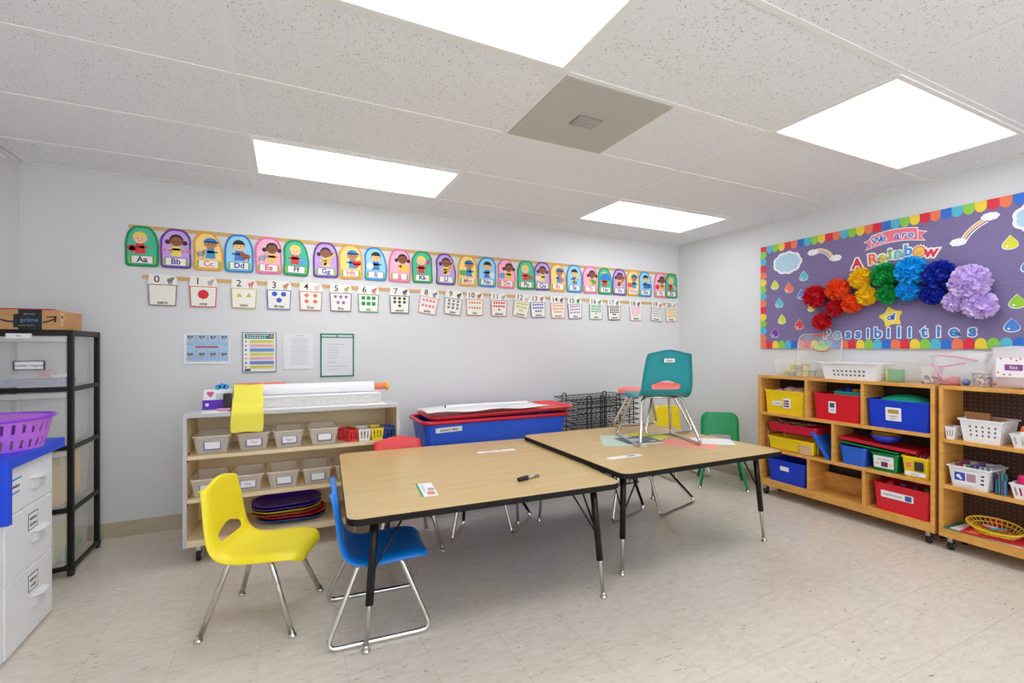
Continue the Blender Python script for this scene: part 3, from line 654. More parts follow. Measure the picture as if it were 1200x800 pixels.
r4 = rbin('large red bin with a long label in the bottom right cubby', 1.850, 1.518, .134, .185, BR); c = lab(r4, -.02, .115, .185, .045, .1035); text('label_words', 'magnetic blocks', .0165, INK, c, -.025, 0, .001); flat('printed_picture', [rrect(.036, .034, .003, cx=.064)], P_('print_blue', (50,80,160)), c, .001, .0014)
r5 = rbin('small blue bin with a notched front in the middle row', 2.070, 1.887, .394, .130, P_('bin_mid_blue', (40,100,210)), d=.20)
r6 = rbin('small green bin with a wide white label in the middle row', 1.868, 1.694, .394, .125, BG, d=.20); c = lab(r6, 0, .064, .118, .080, .0985); text('label_words', 'foam blocks', .015, P_('label_ink_v', (110,70,150)), c, 0, .018, .001); flat('printed_picture', [rrect(.04, .034, .004, cx=.005, cy=-.014)], P_('print_plum', (120,50,90)), c, .001, .0014); flat('printed_picture', [circ(-.038, -.012, .012), circ(.042, -.014, .012)], P_('print_peach', (240,200,150)), c, .001, .0013)
r7 = rbin('small yellow bin of coloured books at the right of the middle row', 1.686, 1.520, .394, .135, BY, d=.20); c = lab(r7, .0, .026, .115, .026, .0985, 'mini books', (110,70,170)); 
flat('print_block', [rrect(.05, .058, .003, cx=.022, cy=.052)], P_('print_charcoal', (50,54,56)), c, 0, .0009); flat('print_block', [rrect(.020, .03, .003, cx=-.03, cy=.056), rrect(.008, .03, .002, cx=-.045, cy=.052)], P_('patch_orange', (230,90,60)), c, 0, .0009)
# shallow trays on the left of the middle row
def stray(label, ya, yb, z, h, m, dy=0):
    r = thing('shallow_tray', label, 'tray', (FX+.125, (ya+yb)/2, z), RZ, 'shallow trays in the cubby shelf')
    obj('tub', bin_mesh(abs(ya-yb)-.03, .19, abs(ya-yb)-.012, .21, h, rim=.006), m, r); return r
ty = stray('shallow yellow tray on the middle shelf under the red tray', 2.642, 2.250, .400, .100, BY)
tr = stray('shallow red tray of cards propped over the yellow tray', 2.642, 2.230, .545, .068, P_('tray_crimson', (206,20,58)))
obj('tray_rack', MB().tube(fillet([(-.20, -.10, -.148), (-.20, -.10, -.005), (-.20, .10, -.005), (-.20, .10, -.148)], .02), .003, 6), ZINC, tr)
obj('tray_rack', MB().tube(fillet([(.19, -.06, -.148), (.19, -.06, -.005), (.19, .10, -.005), (.19, .10, -.148)], .02), .003, 6), ZINC, tr)
rnd = random.Random(3)
for k in range(9):
    o = obj('playing_card', MB().box(-.03, .03, -.045, .045, 0, .003), P_(*[('card_tan', (196,160,120)), ('card_cream', (226,210,180)), ('card_brown', (150,96,60))][k%3]))
    o.location = (FX+.08+rnd.random()*.06, 2.60-.035*k, .607+.003*(k%3)+.004); o.rotation_euler = (rnd.uniform(-.2,.2), rnd.uniform(-.2,.2), rnd.random()*3)
    tag(o, '%s picture card in the shallow red tray, %s' % (['tan','cream','brown'][k%3], ['nearest its left end','left of the middle','at the tray middle'][k//3]), 'card', 'cards heaped in the red tray')
t = thing('wooden_block', 'tan wooden block between the yellow tray and the leaning blue folder', 'block', (FX+.05, 2.325, .394), RZ); obj('block_body', MB().box(-.045, .05, -.035, .04, 0, .075), wood('block_wood', (190,150,110), (226,190,150), rnd=False), t, bev=.006)
o = thing('tray_lid', 'blue plastic lid leaning at a slant in the middle row', 'lid', (FX+.075, 2.16, .398), 0)
o.matrix_world = Matrix.Translation((FX+.05, 2.135, .398)) @ Matrix.Rotation(RZ, 4, 'Z') @ Matrix.Rotation(math.radians(-33), 4, 'Y')
obj('lid_panel', MB().box(-.012, 0, -.03, .16, 0, .225), P_('bin_mid_blue', (10,84,200)), o, bev=.004); obj('lid_edge', MB().box(-.020, .006, -.034, -.028, 0, .228), P_('bin_mid_blue', (10,84,200)), o, bev=.002)
# lids over the small bins
def lid(label, ya, yb, z, m, tilt=0, d=.2, th=.014):
    r = thing('tray_lid', label, 'lid', (FX+.02+d/2, (ya+yb)/2, z), RZ); r.rotation_euler = (0, math.radians(tilt), RZ)
    w_ = abs(ya-yb); obj('lid_panel', MB().loft([ringpts(w_-.02, d-.02, .01, 0), ringpts(w_, d, .015, .003), ringpts(w_, d, .015, th), ringpts(w_-.02, d-.02, .01, th), ringpts(w_-.03, d-.03, .01, th-.005)]), m, r, bev=.002); return r
lid('green lid lying across the small blue and green bins', 2.055, 1.70, .531, BG, 3.2, .19)
lid('long red tray lid lying on the green lid', 2.075, 1.60, .553, P_('lid_crimson', (196,24,44)), 3.0, .2, .024)
t = thing('bowl', 'blue plastic bowl resting on the red lid in the middle row', 'bowl', (FX+.09, 1.80, .582), 0)
obj('bowl_body', MB().lathe([(.0,0),(.05,.002),(.075,.022),(.090,.05),(.086,.05),(.070,.024),(.045,.008),(.0,.006)], 28), P_('bowl_blue', (20,50,190)), t, smooth=True)
for k, c in enumerate([(170,150,70), (150,50,50), (200,170,60)]):
    o = obj('disc', MB().lathe([(.0,0),(.082-.004*k,0),(.084-.004*k,.003),(.0,.006)], 28, (FX+.09, 1.80, .6335+.0065*k)), P_('disc_%d' % k, c)); tag(o, ['flat olive disc on the blue bowl, lowest of three', 'flat dark red disc on the blue bowl', 'flat mustard disc on top of the blue bowl'][k], 'disc')
for k, (c, nm) in enumerate([((30,150,70),'green'), ((230,40,60),'red'), ((110,50,170),'purple'), ((240,120,80),'coral'), ((240,210,60),'yellow'), ((190,30,40),'dark red')]):
    o = obj('thin_book', MB().box(-.0045, .0045, -.05, .05, 0, .145), P_('book_%d' % k, c), bev=.001)
    o.matrix_world = Matrix.Translation((FX+.10, 1.655-.020*k, .402)) @ Matrix.Rotation(RZ, 4, 'Z') @ Matrix.Rotation(math.radians(20), 4, 'Y')
    tag(o, 'thin %s book leaning in the small yellow bin' % nm, 'book', 'books in the small yellow bin')
# contents of upper bins
def heap(name, labels, cat, pts, group, ms, sc=(1,1,.8)):
    for k, (x, y, z, r) in enumerate(pts):
        o = obj(name, MB().blob((x, y, z), r, 10, 7, sc), ms[k % len(ms)], smooth=True); tag(o, labels[k] if isinstance(labels, list) else labels, cat, group)
FB = [P_('cloth_mauve', (170,140,170), rough=.8), P_('cloth_pinkish', (206,170,170), rough=.8), P_('cloth_tan', (190,160,140), rough=.8)]
heap('soft_toy', ['mauve cloth toy at the left in the upper yellow bin', 'pinkish cloth toy in the middle of the upper yellow bin', 'tan cloth toy at the right of the upper yellow bin', 'mauve cloth toy lying at the back of the upper yellow bin'], 'toy', [(FX+.10, 2.58, .862, .045), (FX+.12, 2.50, .872, .055), (FX+.11, 2.41, .868, .058), (FX+.17, 2.45, .862, .05)], 'cloth toys in the upper yellow bin', FB, (1,1,.7))
t = thing('small_basket', 'teal scalloped basket sitting inside the upper red bin', 'basket', (FX+.115, 2.025, .835), RZ)
basket(t, BT, .16, .10, .19, .13, .075, 9, 7, 4, lambda i, j: i%2 == 1 and j == 1, .004)
heap('block', ['black block in the teal basket', 'blue block in the teal basket', 'gold block in the teal basket', 'white block in the teal basket'], 'block', [(FX+.09, 2.09, .915, .022), (FX+.11, 2.05, .918, .024), (FX+.10, 2.00, .915, .022), (FX+.12, 1.965, .918, .022)], 'blocks in the teal basket', [P_('dk', (40,40,50)), BB, P_('gold_toy', (190,140,50)), P_('white_toy', (220,215,205))])
t = thing('play_plate', 'green-teal plastic dome resting in the upper blue bin', 'bowl', (FX+.125, 1.695, .863), RZ)
obj('dome', MB().lathe([(.0,.055),(.05,.052),(.10,.040),(.135,.022),(.15,.006),(.15,.0),(.0,.0)], 32, M=Matrix.Diagonal((1.05,.72,1,1))), P_('sea_green', (20,160,130), rough=.25), t, smooth=True)
heap('block', ['red toy brick in the lower red bin', 'plum toy brick in the lower red bin', 'black toy brick in the lower red bin', 'green toy brick in the lower red bin'], 'block', [(FX+.08, 1.77, .312, .022), (FX+.09, 1.70, .315, .024), (FX+.09, 1.63, .312, .024), (FX+.10, 1.57, .312, .022)], 'bricks in the lower red bin', [P_('red_toy', (190,40,40)), P_('plum_toy', (80,40,80)), P_('dk', (40,40,50)), P_('leaf_toy', (60,120,50))])

# things on top of the units
ZU = .998
t = thing('dough_case', 'clear case of small dough tubs at the left end of the cubby shelf', 'case', (3.71, 2.42, ZU), RZ)
obj('case_body', bin_mesh(.32, .17, .345, .19, .135, rim=.004, rr=.02), mat('very_clear', (240,240,236), .12, alpha=.16), t)
cols = [(150,200,60),(120,150,160),(236,206,70),(240,200,110),(170,150,110)]
for k in range(8):
    i, row = (k, 0) if k < 5 else (k-4, 1)
    c = cols[(k+row)%5]
    o = thing('dough_tub', 'small ' + ['lime','grey','yellow','amber','tan'][(k+row)%5] + (' lidded tub in the upper layer of the clear case' if row else ' lidded tub in the lower layer of the clear case'), 'tub', (3.69, 2.525-.054*i, ZU+.004+.050*row), 0, 'dough tubs in the clear case')
    obj('tub_body', MB().lathe([(.0,0),(.021,0),(.023,.034),(.0,.034)], 18), P_('tub_%d' % (k%5), tuple(int(v*.9+20) for v in c)), o, smooth=False)
    obj('tub_lid', MB().lathe([(.0,.034),(.0245,.034),(.0245,.044),(.022,.047),(.0,.047)], 18), P_('tublid_%d' % ((k+2)%5), cols[(k+2)%5]), o, smooth=False)
t = thing('container_cover', 'clear rounded plastic lid with a melon slice picture leaning on the wall', 'lid', M=on_right(2.35, ZU+.005, 0, .045))
t.matrix_world = Matrix.Translation((3.80, 2.35, ZU)) @ Matrix.Rotation(RZ, 4, 'Z') @ Matrix.Rotation(math.radians(81), 4, 'X')
obj('lid_panel', MB().prism(rrect(.345, .345, .05, 6, cy=.1725), 0, .002), mat('very_clear', (240,240,236), .12, alpha=.16), t)
obj('lid_rim', MB().tube([(x, y, .002) for x, y in rrect(.345, .345, .05, 6, cy=.1725)], .0045, 8, True), mat('clear_rim', (236,238,240), .15, alpha=.5), t, smooth=True)
flat('red_handle', [rrect(.11, .012, .005, cx=.0, cy=.338)], P_('handle_red', (220,90,100)), t, .003, .010)
A_ = [(.075*math.cos(a)+.02, .075*math.sin(a)*.62+.245) for a in [PI+PI*i/16 for i in range(17)]]
flat('melon_rind', [A_], P_('melon_red', (214,110,110), rough=.6, alpha=.9), t, .002, .003); flat('melon_flesh', [[(.02+(x-.02)*.86, .246+(y-.245)*.82) for x, y in A_]], P_('melon_green', (190,220,150), alpha=.9), t, .003, .004)
t = thing('laundry_basket', 'white plastic basket with round holes on top of the cubby shelf', 'basket', (3.715, 2.005, ZU), RZ)
basket(t, WHITEP, .335, .19, .385, .225, .125, 25, 15, 9, lambda i, j: i%2 == 1 and 4 < i < 20 and j in (2, 4), .016)
obj('hole_shade_sheet', MB().box(-.15, .15, -.075, -.073, .004, .085), P_('shade_grey', (120,120,120)), t)  # grey sheet stands in for the shaded inside behind the holes
for s in (-1, 1): obj('handle_slot_shade', MB().box(s*.12-.03, s*.12+.03, -.127, -.119, .1245, .1262), P_('slot_shadow', (120,120,122)), t)  # slot shadow put on the rim as grey strips
t = thing('clear_container', 'clear rounded container with a green sponge block beside the white basket', 'container', (3.72, 1.715, ZU), RZ)
obj('container_body', MB().loft([ringpts(.165, .14, .02, 0), ringpts(.17, .145, .03, .08), ringpts(.15, .125, .04, .118), ringpts(.10, .09, .04, .126)]), mat('very_clear', (240,240,236), .12, alpha=.16), t, smooth=True)
t = thing('sponge', 'green sponge block inside the clear container', 'sponge', (3.70, 1.742, ZU), RZ); obj('sponge_body', MB().box(-.045, .03, -.03, .03, .002, .085), P_('sponge_green', (120,180,130), rough=.9), t, bev=.004); obj('yellow_face', MB().box(-.055, -.0455, -.03, .03, .002, .085), P_('sponge_yellow', (210,210,90), rough=.9), t, bev=.002)
def jar(label, y, w_, h, cols, n, seed, x=3.68, lidm=None):
    t = thing('bead_container', label, 'container', (x, y, ZU), RZ)
    obj('jar_wall', bin_mesh(w_-.01, w_-.01, w_, w_, h, rim=.002, rr=.01, th=.002), mat('very_clear', (240,240,236), .12, alpha=.16), t)
    if lidm: obj('lid', MB().prism(rrect(w_+.008, w_+.008, .012), h, h+.008), lidm, t)
    rn = random.Random(seed); bs = [MB() for _ in cols]
    for k in range(n):
        bs[k % len(cols)].blob((rn.uniform(-.42,.42)*w_, rn.uniform(-.42,.42)*w_, .008+rn.random()*h*(.75 if n > 100 else .42)), .0065, 6, 4)
    for k, c in enumerate(cols): stuff(obj('beads', bs[k], P_('bead_%d_%d_%d' % c, c), t))
jar('clear tub half full of red and white beads at the end of the cubby shelf', 1.545, .085, .105, [(190,60,70),(225,220,220),(110,60,60)], 90, 1, lidm=mat('very_clear', (240,240,236), .12, alpha=.16))
jar('small clear box packed with mixed glittery beads', 1.305, .080, .095, [(90,70,60),(225,215,210),(190,110,130),(150,150,160)], 260, 2)
# zip bag
t = thing('zip_bag', 'clear zip bag with pink seal and red pieces between the bead tubs', 'bag', (3.70, 1.415, ZU), RZ)
BAG = mat('bag_film', (236,236,240), .15, alpha=.28)
b = MB(); rows = []
for j in range(8):
    z = .195*j/7; th = .04*(1-j/7)**.6+.002
    rows.append([Vector((x*(1+.1*math.sin(j)), th*math.sin(math.acos(max(-1, min(1, x/.14))))*(1 if s > 0 else -1)+.008*math.sin(j*1.7+x*30), z+.02*math.sin(x*14+1))) for s, x in [(1, -.14+.28*i/8) for i in range(9)]+[(-1, .14-.28*i/8) for i in range(1, 8)]])
b.loft(rows, True, True); obj('film', b, BAG, t, smooth=True)
PK = P_('zip_pink', (222,140,175))
obj('zip_seal', MB().tube([(-.105, -.03, .185), (.0, -.035, .175), (.10, -.03, .155)], .004, 8), PK, t); obj('zip_seal', MB().tube([(-.125, -.035, .13), (-.07, -.045, .05), (-.055, -.045, .03)], .006, 8), PK, t); obj('zip_seal', MB().tube([(-.09, -.035, .11), (.04, -.03, .14)], .004, 8), PK, t)
obj('red_pieces', MB().prism([(-.11,0),(-.10,.03),(-.02,.055),(.0,.05),(.0,.0)], -.02, .02, Matrix.Rotation(PI/2, 4, 'X')), P_('gel_red', (224,90,100), alpha=.85), t, bev=.006)
obj('blue_ball', MB().blob((.035, -.01, .024), .022, 12, 8), P_('ball_blue', (70,110,210)), t, smooth=True)
t = thing('candy_pouch', 'clear printed pouch with a purple word patch at the right edge', 'bag', (3.70, 1.16, ZU), RZ)
b = MB(); rows = []
for j in range(9):
    z = .235*j/8; th = .045*math.sin(PI*min(1, .25+.75*(1-j/8))*.5)
    rows.append([Vector((.11*math.cos(a)*(1-.05*math.sin(j*2)), th*math.sin(a), z+.008*math.sin(a*3))) for a in [2*PI*i/18 for i in range(18)]])
b.loft(rows); obj('film', b, mat('pouch_film', (236,232,236), .2, alpha=.5), t, smooth=True)
rn = random.Random(5); bs = [MB(), MB(), MB()]
for k in range(70): bs[k%3].blob((rn.uniform(-.085,.085), rn.uniform(-.03,.02), .012+rn.random()*(.05)), .010, 6, 4)
for k, c in enumerate([(220,80,90),(180,110,70),(235,190,190)]): stuff(obj('candies', bs[k], P_('candy_%d' % k, c), t))
M = Matrix.Translation((0,-.046,.10)) @ Matrix.Rotation(PI/2, 4, 'X')
flat('print_band', [rrect(.15, .11, .01, cy=.02)], P_('pouch_white', (238,236,238)), t, 0, .001).matrix_basis = M
p = flat('purple_patch', [rrect(.075, .034, .004, cx=.0, cy=.02)], P_('patch_purple', (140,70,150)), t, .001, .0016); p.matrix_basis = M
text('patch_word', 'fizz', .026, PAPER, p, 0, .02, .0016)
flat('print_flecks', [circ(rn.uniform(-.065,.065), rn.choice((-.02, .06, .07, -.01)), .006, 6) for k in range(12)], P_('fleck_rose', (210,120,140)), t, .001, .0014).matrix_basis = M
# open shelf contents
def wb(label, ya, yb, z, h, d, nx, ny, nz, hole, dx=0, rim=.006, m=WHITEP, group=None, flare=.03):
    w_ = abs(ya-yb); r = thing('plastic_basket', label, 'basket', (FX+.012+d/2+dx, (ya+yb)/2, z), RZ, group)
    basket(r, m, w_-flare-2*rim, d-flare, w_-2*rim, d, h, nx, ny, nz, hole, rim); return r
wb('large white basket with rows of round holes on the open upper shelf', 1.388, 1.182, .676, .135, .22, 19, 17, 11, lambda i, j: i%3 == 1 and 1 < i < 17 and j in (3, 5, 7), rim=.010)
wb('tiny white slotted basket at the left end of the open upper shelf', 1.452, 1.396, .676, .075, .10, 7, 9, 4, lambda i, j: i%2 == 1 and j in (1, 2), rim=.004, flare=.014)
wb('white slotted basket holding a glue bottle at the right edge of the upper shelf', 1.165, 1.02, .676, .078, .13, 13, 11, 4, lambda i, j: i%3 == 1 and j in (1, 2), rim=.005)
t = thing('glue_bottle', 'white glue bottle with an orange cap in the slotted basket', 'bottle', (FX+.075, 1.125, .68)); obj('bottle', MB().lathe([(.0,0),(.018,0),(.018,.07),(.008,.085),(.0,.085)], 16), WHITEP, t, smooth=True); obj('cap', MB().lathe([(.0,.085),(.010,.085),(.010,.098),(.004,.115),(.0,.115)], 14), P_('glue_orange', (240,110,40)), t)
for k, (y, z) in enumerate(((1.33,.80), (1.27,.795))):
    t = thing('cardboard_piece', ['brown cardboard piece standing at the left in the holed basket', 'brown cardboard piece standing at the right in the holed basket'][k], 'cardboard', (FX+.10+.03*k, y, z-.10), RZ); obj('sheet', MB().box(-.06, .06, -.003, .003, 0, .145-.02*k), P_('kraft', (160,112,72), rough=.8), t, bev=.001)
r = wb('white basket with a picture label, full of plastic bags, on the open middle shelf', 1.440, 1.235, .396, .128, .22, 21, 17, 11, lambda i, j: i in (2, 17, 18) and j in (3, 5, 7), rim=.010)
c = lab(r, -.015, .062, .115, .085, .103); c.rotation_euler.x = PI/2+math.radians(6); c.location.y = -.109
flat('printed_picture', [rrect(.05, .05, .003, cx=-.024, cy=.006)], P_('pic_blue', (50,80,180)), c, .001, .0014); flat('printed_picture', [rrect(.042, .05, .003, cx=.028, cy=.006)], P_('pic_mauve', (180,140,160)), c, .001, .0014); flat('printed_figure', [circ(-.03, .008, .010), circ(-.02, -.004, .007)], PAPER, c, .0014, .0017)
cc = [(196,160,130), (150,60,100), (220,190,190), (80,160,110), (130,90,160), (150,190,200), (190,205,215), (170,176,186)]
for k, c in enumerate(cc):
    o = obj('plastic_bag', MB().prism([(v.x, v.y) for v in fillet([(-.06,0,0),(.06,0,0),(.065,.115+.02*math.sin(k*2),0),(-.055,.13,0)], .02, 3)], -.007, .007), P_('bagc_%d' % k, c, alpha=.85 if k > 4 else 1), bev=.003)
    o.matrix_world = Matrix.Translation((FX+.11, 1.415-.024*k, .41)) @ Matrix.Rotation(PI/2, 4, 'X') @ Matrix.Rotation(math.radians(-4+2*(k%3)), 4, 'Y') @ Matrix.Rotation(math.radians(6), 4, 'Z')
    tag(o, ['tan','magenta','pale pink','green','violet','pale blue','icy blue','grey'][k]+' plastic bag filed upright in the white picture basket', 'bag', 'bags in the white picture basket')
for k in range(10):
    c = [(40,90,170),(30,140,90),(120,60,130),(40,150,190),(180,40,50)][k%5]; i, j = k%4, k//4
    o = thing('felt_pen', ['blue','green','purple','teal','red'][k%5]+' felt pen in the upright bundle beside the white picture basket, '+('front' if k < 5 else 'back')+' half', 'pen', (FX+.035+.016*j, 1.222-.012*i, .397), 0, 'felt pens in the bundle')
    obj('barrel', MB().lathe([(.0,0),(.0052,0),(.0052,.085),(.0,.085)], 8), P_('pen_%d' % (k%5), c), o); obj('cap', MB().lathe([(.0,.085),(.006,.085),(.005,.118),(.0,.118)], 8), P_('pencap_%d' % ((k+2)%5), [(60,60,150),(200,200,205),(30,30,60),(120,60,130),(40,150,90)][(k+2)%5]), o)
wb('white slotted basket of bright jars at the right edge of the middle shelf', 1.165, .90, .396, .085, .17, 25, 15, 4, lambda i, j: i%2 == 1 and j in (1, 2), rim=.006)
for k, (y, c, nm) in enumerate([(1.125,(226,40,120),'hot pink'), (1.072,(150,80,200),'violet'), (1.02,(60,60,160),'dark blue'), (.965,(230,190,40),'yellow')]):
    t = thing('paint_jar', nm+' lidded jar standing in the slotted basket', 'jar', (FX+.085, y, .400), 0, 'paint jars'); obj('jar_body', MB().lathe([(.0,0),(.022,0),(.024,.075),(.0,.075)], 16), P_('jar_%d' % k, c), t, smooth=False); obj('jar_cap', MB().lathe([(.0,.075),(.025,.075),(.025,.112),(.02,.120),(.0,.120)], 16), P_('jar_%d' % k, c), t)
for k, (c, dz, dx, rot) in enumerate([((40,120,100), 0, .0, 2), ((232,232,236), .003, .01, -3), ((214,44,40), .006, 0, 4), ((236,120,90), .009, .02, -2), ((200,30,36), .012, -.01, 6)]):
    sheet('construction_paper', ['dark green', 'white', 'bright red', 'coral', 'deep red'][k]+' sheet in the paper pile on the bottom of the open shelf', 'paper', FX+.12+dx*.3, 1.29-.03*k, .134+dz, .23, .34-.02*k, rot, P_('sheet_%d' % k, c, rough=.8), .0025, 'paper pile on the open shelf')
t = thing('oval_basket', 'yellow openwork oval basket tilted on the paper pile of the bottom shelf', 'basket', (FX+.09, 1.245, .158), RZ)
YB_ = P_('basket_mustard', (224,186,50)); t.rotation_euler = (math.radians(14), math.radians(3), RZ)
for rx, ry, z, q in ((.085,.055,.0,.004), (.125,.085,.045,.005), (.108,.072,.024,.003)): obj('hoop', MB().tube([(rx*math.cos(a), ry*math.sin(a), z) for a in [2*PI*i/32 for i in range(32)]], q, 6, True), YB_, t)
b = MB()
for i in range(30):
    a = 2*PI*i/30; a2 = a+.1
    b.tube([(.085*math.cos(a), .055*math.sin(a), 0), (.125*math.cos(a2), .085*math.sin(a2), .045)], .0025, 5)
obj('weave', b, YB_, t); obj('base', MB().prism(circ(0,0,.085,28,.65), -.003, .001), YB_, t)
for k in range(6):
    o = obj('crayon', MB().lathe([(.0,-.04),(.005,-.036),(.005,.034),(.0,.042)], 8, M=Matrix.Rotation(PI/2, 4, 'Y')), P_('cray_%d' % k, [(200,60,80),(230,230,230),(90,60,140),(60,140,190),(220,120,40),(150,90,60)][k]))
    o.location = (FX+.085+.01*(k%3), 1.29-.02*k, .182+.004*(k%2)); o.rotation_euler = (0, .1, .8+.5*k); tag(o, ['red','white','purple','blue','orange','brown'][k]+' crayon lying in the yellow oval basket', 'crayon', 'crayons in the oval basket')
sheet('red_card', 'small red card standing behind the yellow oval basket', 'card', FX+.20, 1.28, .152, .01, .07, 0, P_('sheet_2', (214,44,40)), .055)
# ---------------------------------------------------------------- bulletin board on the right wall
BY1, BY0, BZ0, BZ1 = 2.885, .60, 1.222, 2.135
cy, cz = (BY1+BY0)/2, (BZ0+BZ1)/2; BW, BH = BY1-BY0, BZ1-BZ0
PURP = mat('purple_paper', (122,110,152), .8); nt, N, L, P = nodes(PURP)
mp = coords(nt, (1,14,1)); n = noise(nt, mp, 7, 3); L.new(mixc(nt, n.outputs['Fac'], srgb((113,101,144)), srgb((132,119,162))), P.inputs['Base Color']); bump(nt, n.outputs['Fac'], .3, .003)
bb = thing('bulletin_board', 'long purple bulletin board with rainbow scalloped border on the right wall', 'board', M=on_right(cy, cz, 0, .002))
flat('backing_board', [[(-BW/2,-BH/2),(BW/2,-BH/2),(BW/2,BH/2),(-BW/2,BH/2)]], PURP, bb, 0, .012)
SC = [(222,40,60),(238,120,80),(236,210,60),(140,200,70),(80,185,210),(40,110,205)]
SCM = [P_('border_%d' % k, c, rough=.6) for k, c in enumerate(SC)]
def scallop(w_, h_): return [(-w_/2,0),(w_/2,0)]+[(w_/2*math.cos(a), h_*.45+h_*.55*math.sin(a)) for a in [PI*i/8 for i in range(9)]]
_sm = {}
def scal(k, x, y, rot, w_, h_):
    key = (k, round(w_, 4))
    if key not in _sm:
        o = flat('border_scallop', [scallop(w_, h_)], SCM[k], bb, 0, .0012); _sm[key] = o.data
    else: o = obj('border_scallop', _sm[key], None, bb)
    o.location = (x, y, .012+.0003*(abs(int(x*31)) % 3)); o.rotation_euler = (0,0,rot)
n = 40; ws = BW/n
seq_b = [1,0,2,3,4,5]
for i in range(n): scal(seq_b[i % 6], -BW/2+ws*(i+.5), -BH/2, 0, ws, .068)
seq_t = [0,4,3,2,0,1,5]
for i in range(n): scal([0,4,3,2,0,1,5,4,3,2,0,1,4,3,2,1,0,5,4,3,2,0,1,5,4,3,2,0,1,5,4,3,2,0,1,5,4,3,2,0][i], -BW/2+ws*(i+.5), BH/2, PI, ws, .072)
for i in range(13): scal([1,4,3,2,0,1,4,3,2,1,0,4,3][i], -BW/2, -BH/2+.068+.062*(i+.4), -PI/2, .062, .058)
BT_ = .0155
def rx(y): return cy-y
def decal(name, label, cat, y, z, group=None, tilt=0, off=BT_):
    return thing(name, label, cat, group=group, M=on_right(y, z, tilt, off))
def drop(y, z, c, label, s=1.0):
    t = decal('paper_raindrop', label, 'raindrop', y, z, 'paper raindrops on the bulletin board')
    D_ = lambda q: [(q*.5*math.sin(a)*(math.sin(a/2))**1.3, q*(-.5+.0)+q*.5*(1-0)*(1+math.cos(a))*1.0) for a in [2*PI*i/20 for i in range(20)]]
    D_ = lambda q: [(q*.60*math.sin(a)*math.sin(a/2)**1.4, q*.5*math.cos(a)) for a in [2*PI*i/22 for i in range(22)]]
    m = P_('drop_%d_%d_%d' % c, c, rough=.5); dk = PAPER
    flat('drop_edge', [D_(.088*s)], dk, t, 0, .001); flat('drop_face', [[(x+.0015*s, y_+.001) for x, y_ in D_(.080*s)]], m, t, .001, .0016)
    flat('shine', [circ(-.013*s, -.022*s, .006*s, 8)], PAPER, t, .0016, .002)
cyan, yel_, org, blu_, rd, pur, grn = (90,190,205), (214,214,60), (236,110,70), (70,130,210), (224,60,70), (120,40,180), (150,200,50)
for y, z, c, s, l in [(2.487,1.827,cyan,1,'light blue raindrop beside the small rainbow, highest of the left group'), (2.746,1.782,yel_,1,'yellow raindrop under the paper cloud by the left border'), (2.616,1.743,org,1,'orange raindrop under the middle of the paper cloud'),
    (2.506,1.675,blu_,1,'blue raindrop touching the left side of the big red pompom'), (2.704,1.62,cyan,1,'light blue raindrop below the yellow and orange raindrops'), (2.68,1.476,yel_,1,'yellow raindrop above the purple raindrop'),
    (2.525,1.425,rd,1,'red raindrop at lower left above the clear lid'), (2.746,1.361,pur,1,'purple raindrop, lowest at the left border'), (2.426,1.557,yel_,.8,'small yellow raindrop half hidden behind the big red pompom'),
    (1.239,1.855,yel_,1,'yellow raindrop at the right, below the large rainbow'), (1.155,1.71,blu_,1.1,'blue raindrop cut by the right edge of the photo'), (1.21,1.503,grn,1,'lime green raindrop at the right, right of the lavender pompoms'), (1.232,1.364,blu_,1,'blue raindrop at lower right above the scalloped border')]:
    drop(y, z, c, l, s)
def cloudpts(w_, h_, n=9, k=6):
    pts = []
    for i in range(n):
        a = 2*PI*i/n; cx_, cy_ = .36*w_*math.cos(a), .30*h_*math.sin(a); r = min(w_, h_)*.22
        for j in range(k+1):
            b_ = a-.75+1.5*j/k; pts.append((cx_+r*math.cos(b_)*1.15, cy_+r*math.sin(b_)))
    return pts
t = decal('paper_cloud', 'white-edged pale blue paper cloud near the upper left of the board', 'cloud', 2.632, 1.957)
flat('cloud_edge', [cloudpts(.235, .19)], PAPER, t, 0, .001); flat('cloud_face', [cloudpts(.205, .155)], P_('cloud_blue', (176,208,228), rough=.7), t, .001, .002)
t = decal('paper_cloud', 'paper cloud cut by the right edge of the photo', 'cloud', 1.10, 1.985)
flat('cloud_edge', [cloudpts(.235, .20)], PAPER, t, 0, .001); flat('cloud_face', [cloudpts(.205, .165)], P_('cloud_blue', (176,208,228), rough=.7), t, .001, .002)
def arcband(cx_, cy_, r0, r1, a0, a1, n=14):
    o = [(cx_+r1*math.cos(a0+(a1-a0)*i/n), cy_+r1*math.sin(a0+(a1-a0)*i/n)) for i in range(n+1)]
    return o+[(cx_+r0*math.cos(a0+(a1-a0)*i/n), cy_+r0*math.sin(a0+(a1-a0)*i/n)) for i in range(n, -1, -1)]
def rainbow(y, z, label, pts0, pts1, c, R_, a0, a1):
    t = decal('paper_rainbow', label, 'rainbow', y, z)
    flat('arc_edge', [arcband(c[0], c[1], R_-.033, R_+.004, a0, a1)], PAPER, t, 0, .001)
    for k, col in enumerate([(236,200,90),(232,150,120),(240,232,220),(70,60,150)]): flat('arc_stripe', [arcband(c[0], c[1], R_-.006*(k+1)-.0015, R_-.006*k-.001, a0, a1)], P_('arc_%d' % k, col), t, .001, .0016)
    for i, p in enumerate((pts0, pts1)):
        q = cloudpts(.088, .05, 8, 4); flat('cloud_end', [[(x+p[0], y_+p[1]) for x, y_ in q]], PAPER, t, .0018, .003)
rainbow(2.315, 1.965, 'small paper rainbow with cloud ends at the upper left', (-.095,.04), (.085,-.035), (-.06,-.075), .135, math.radians(105), math.radians(15))
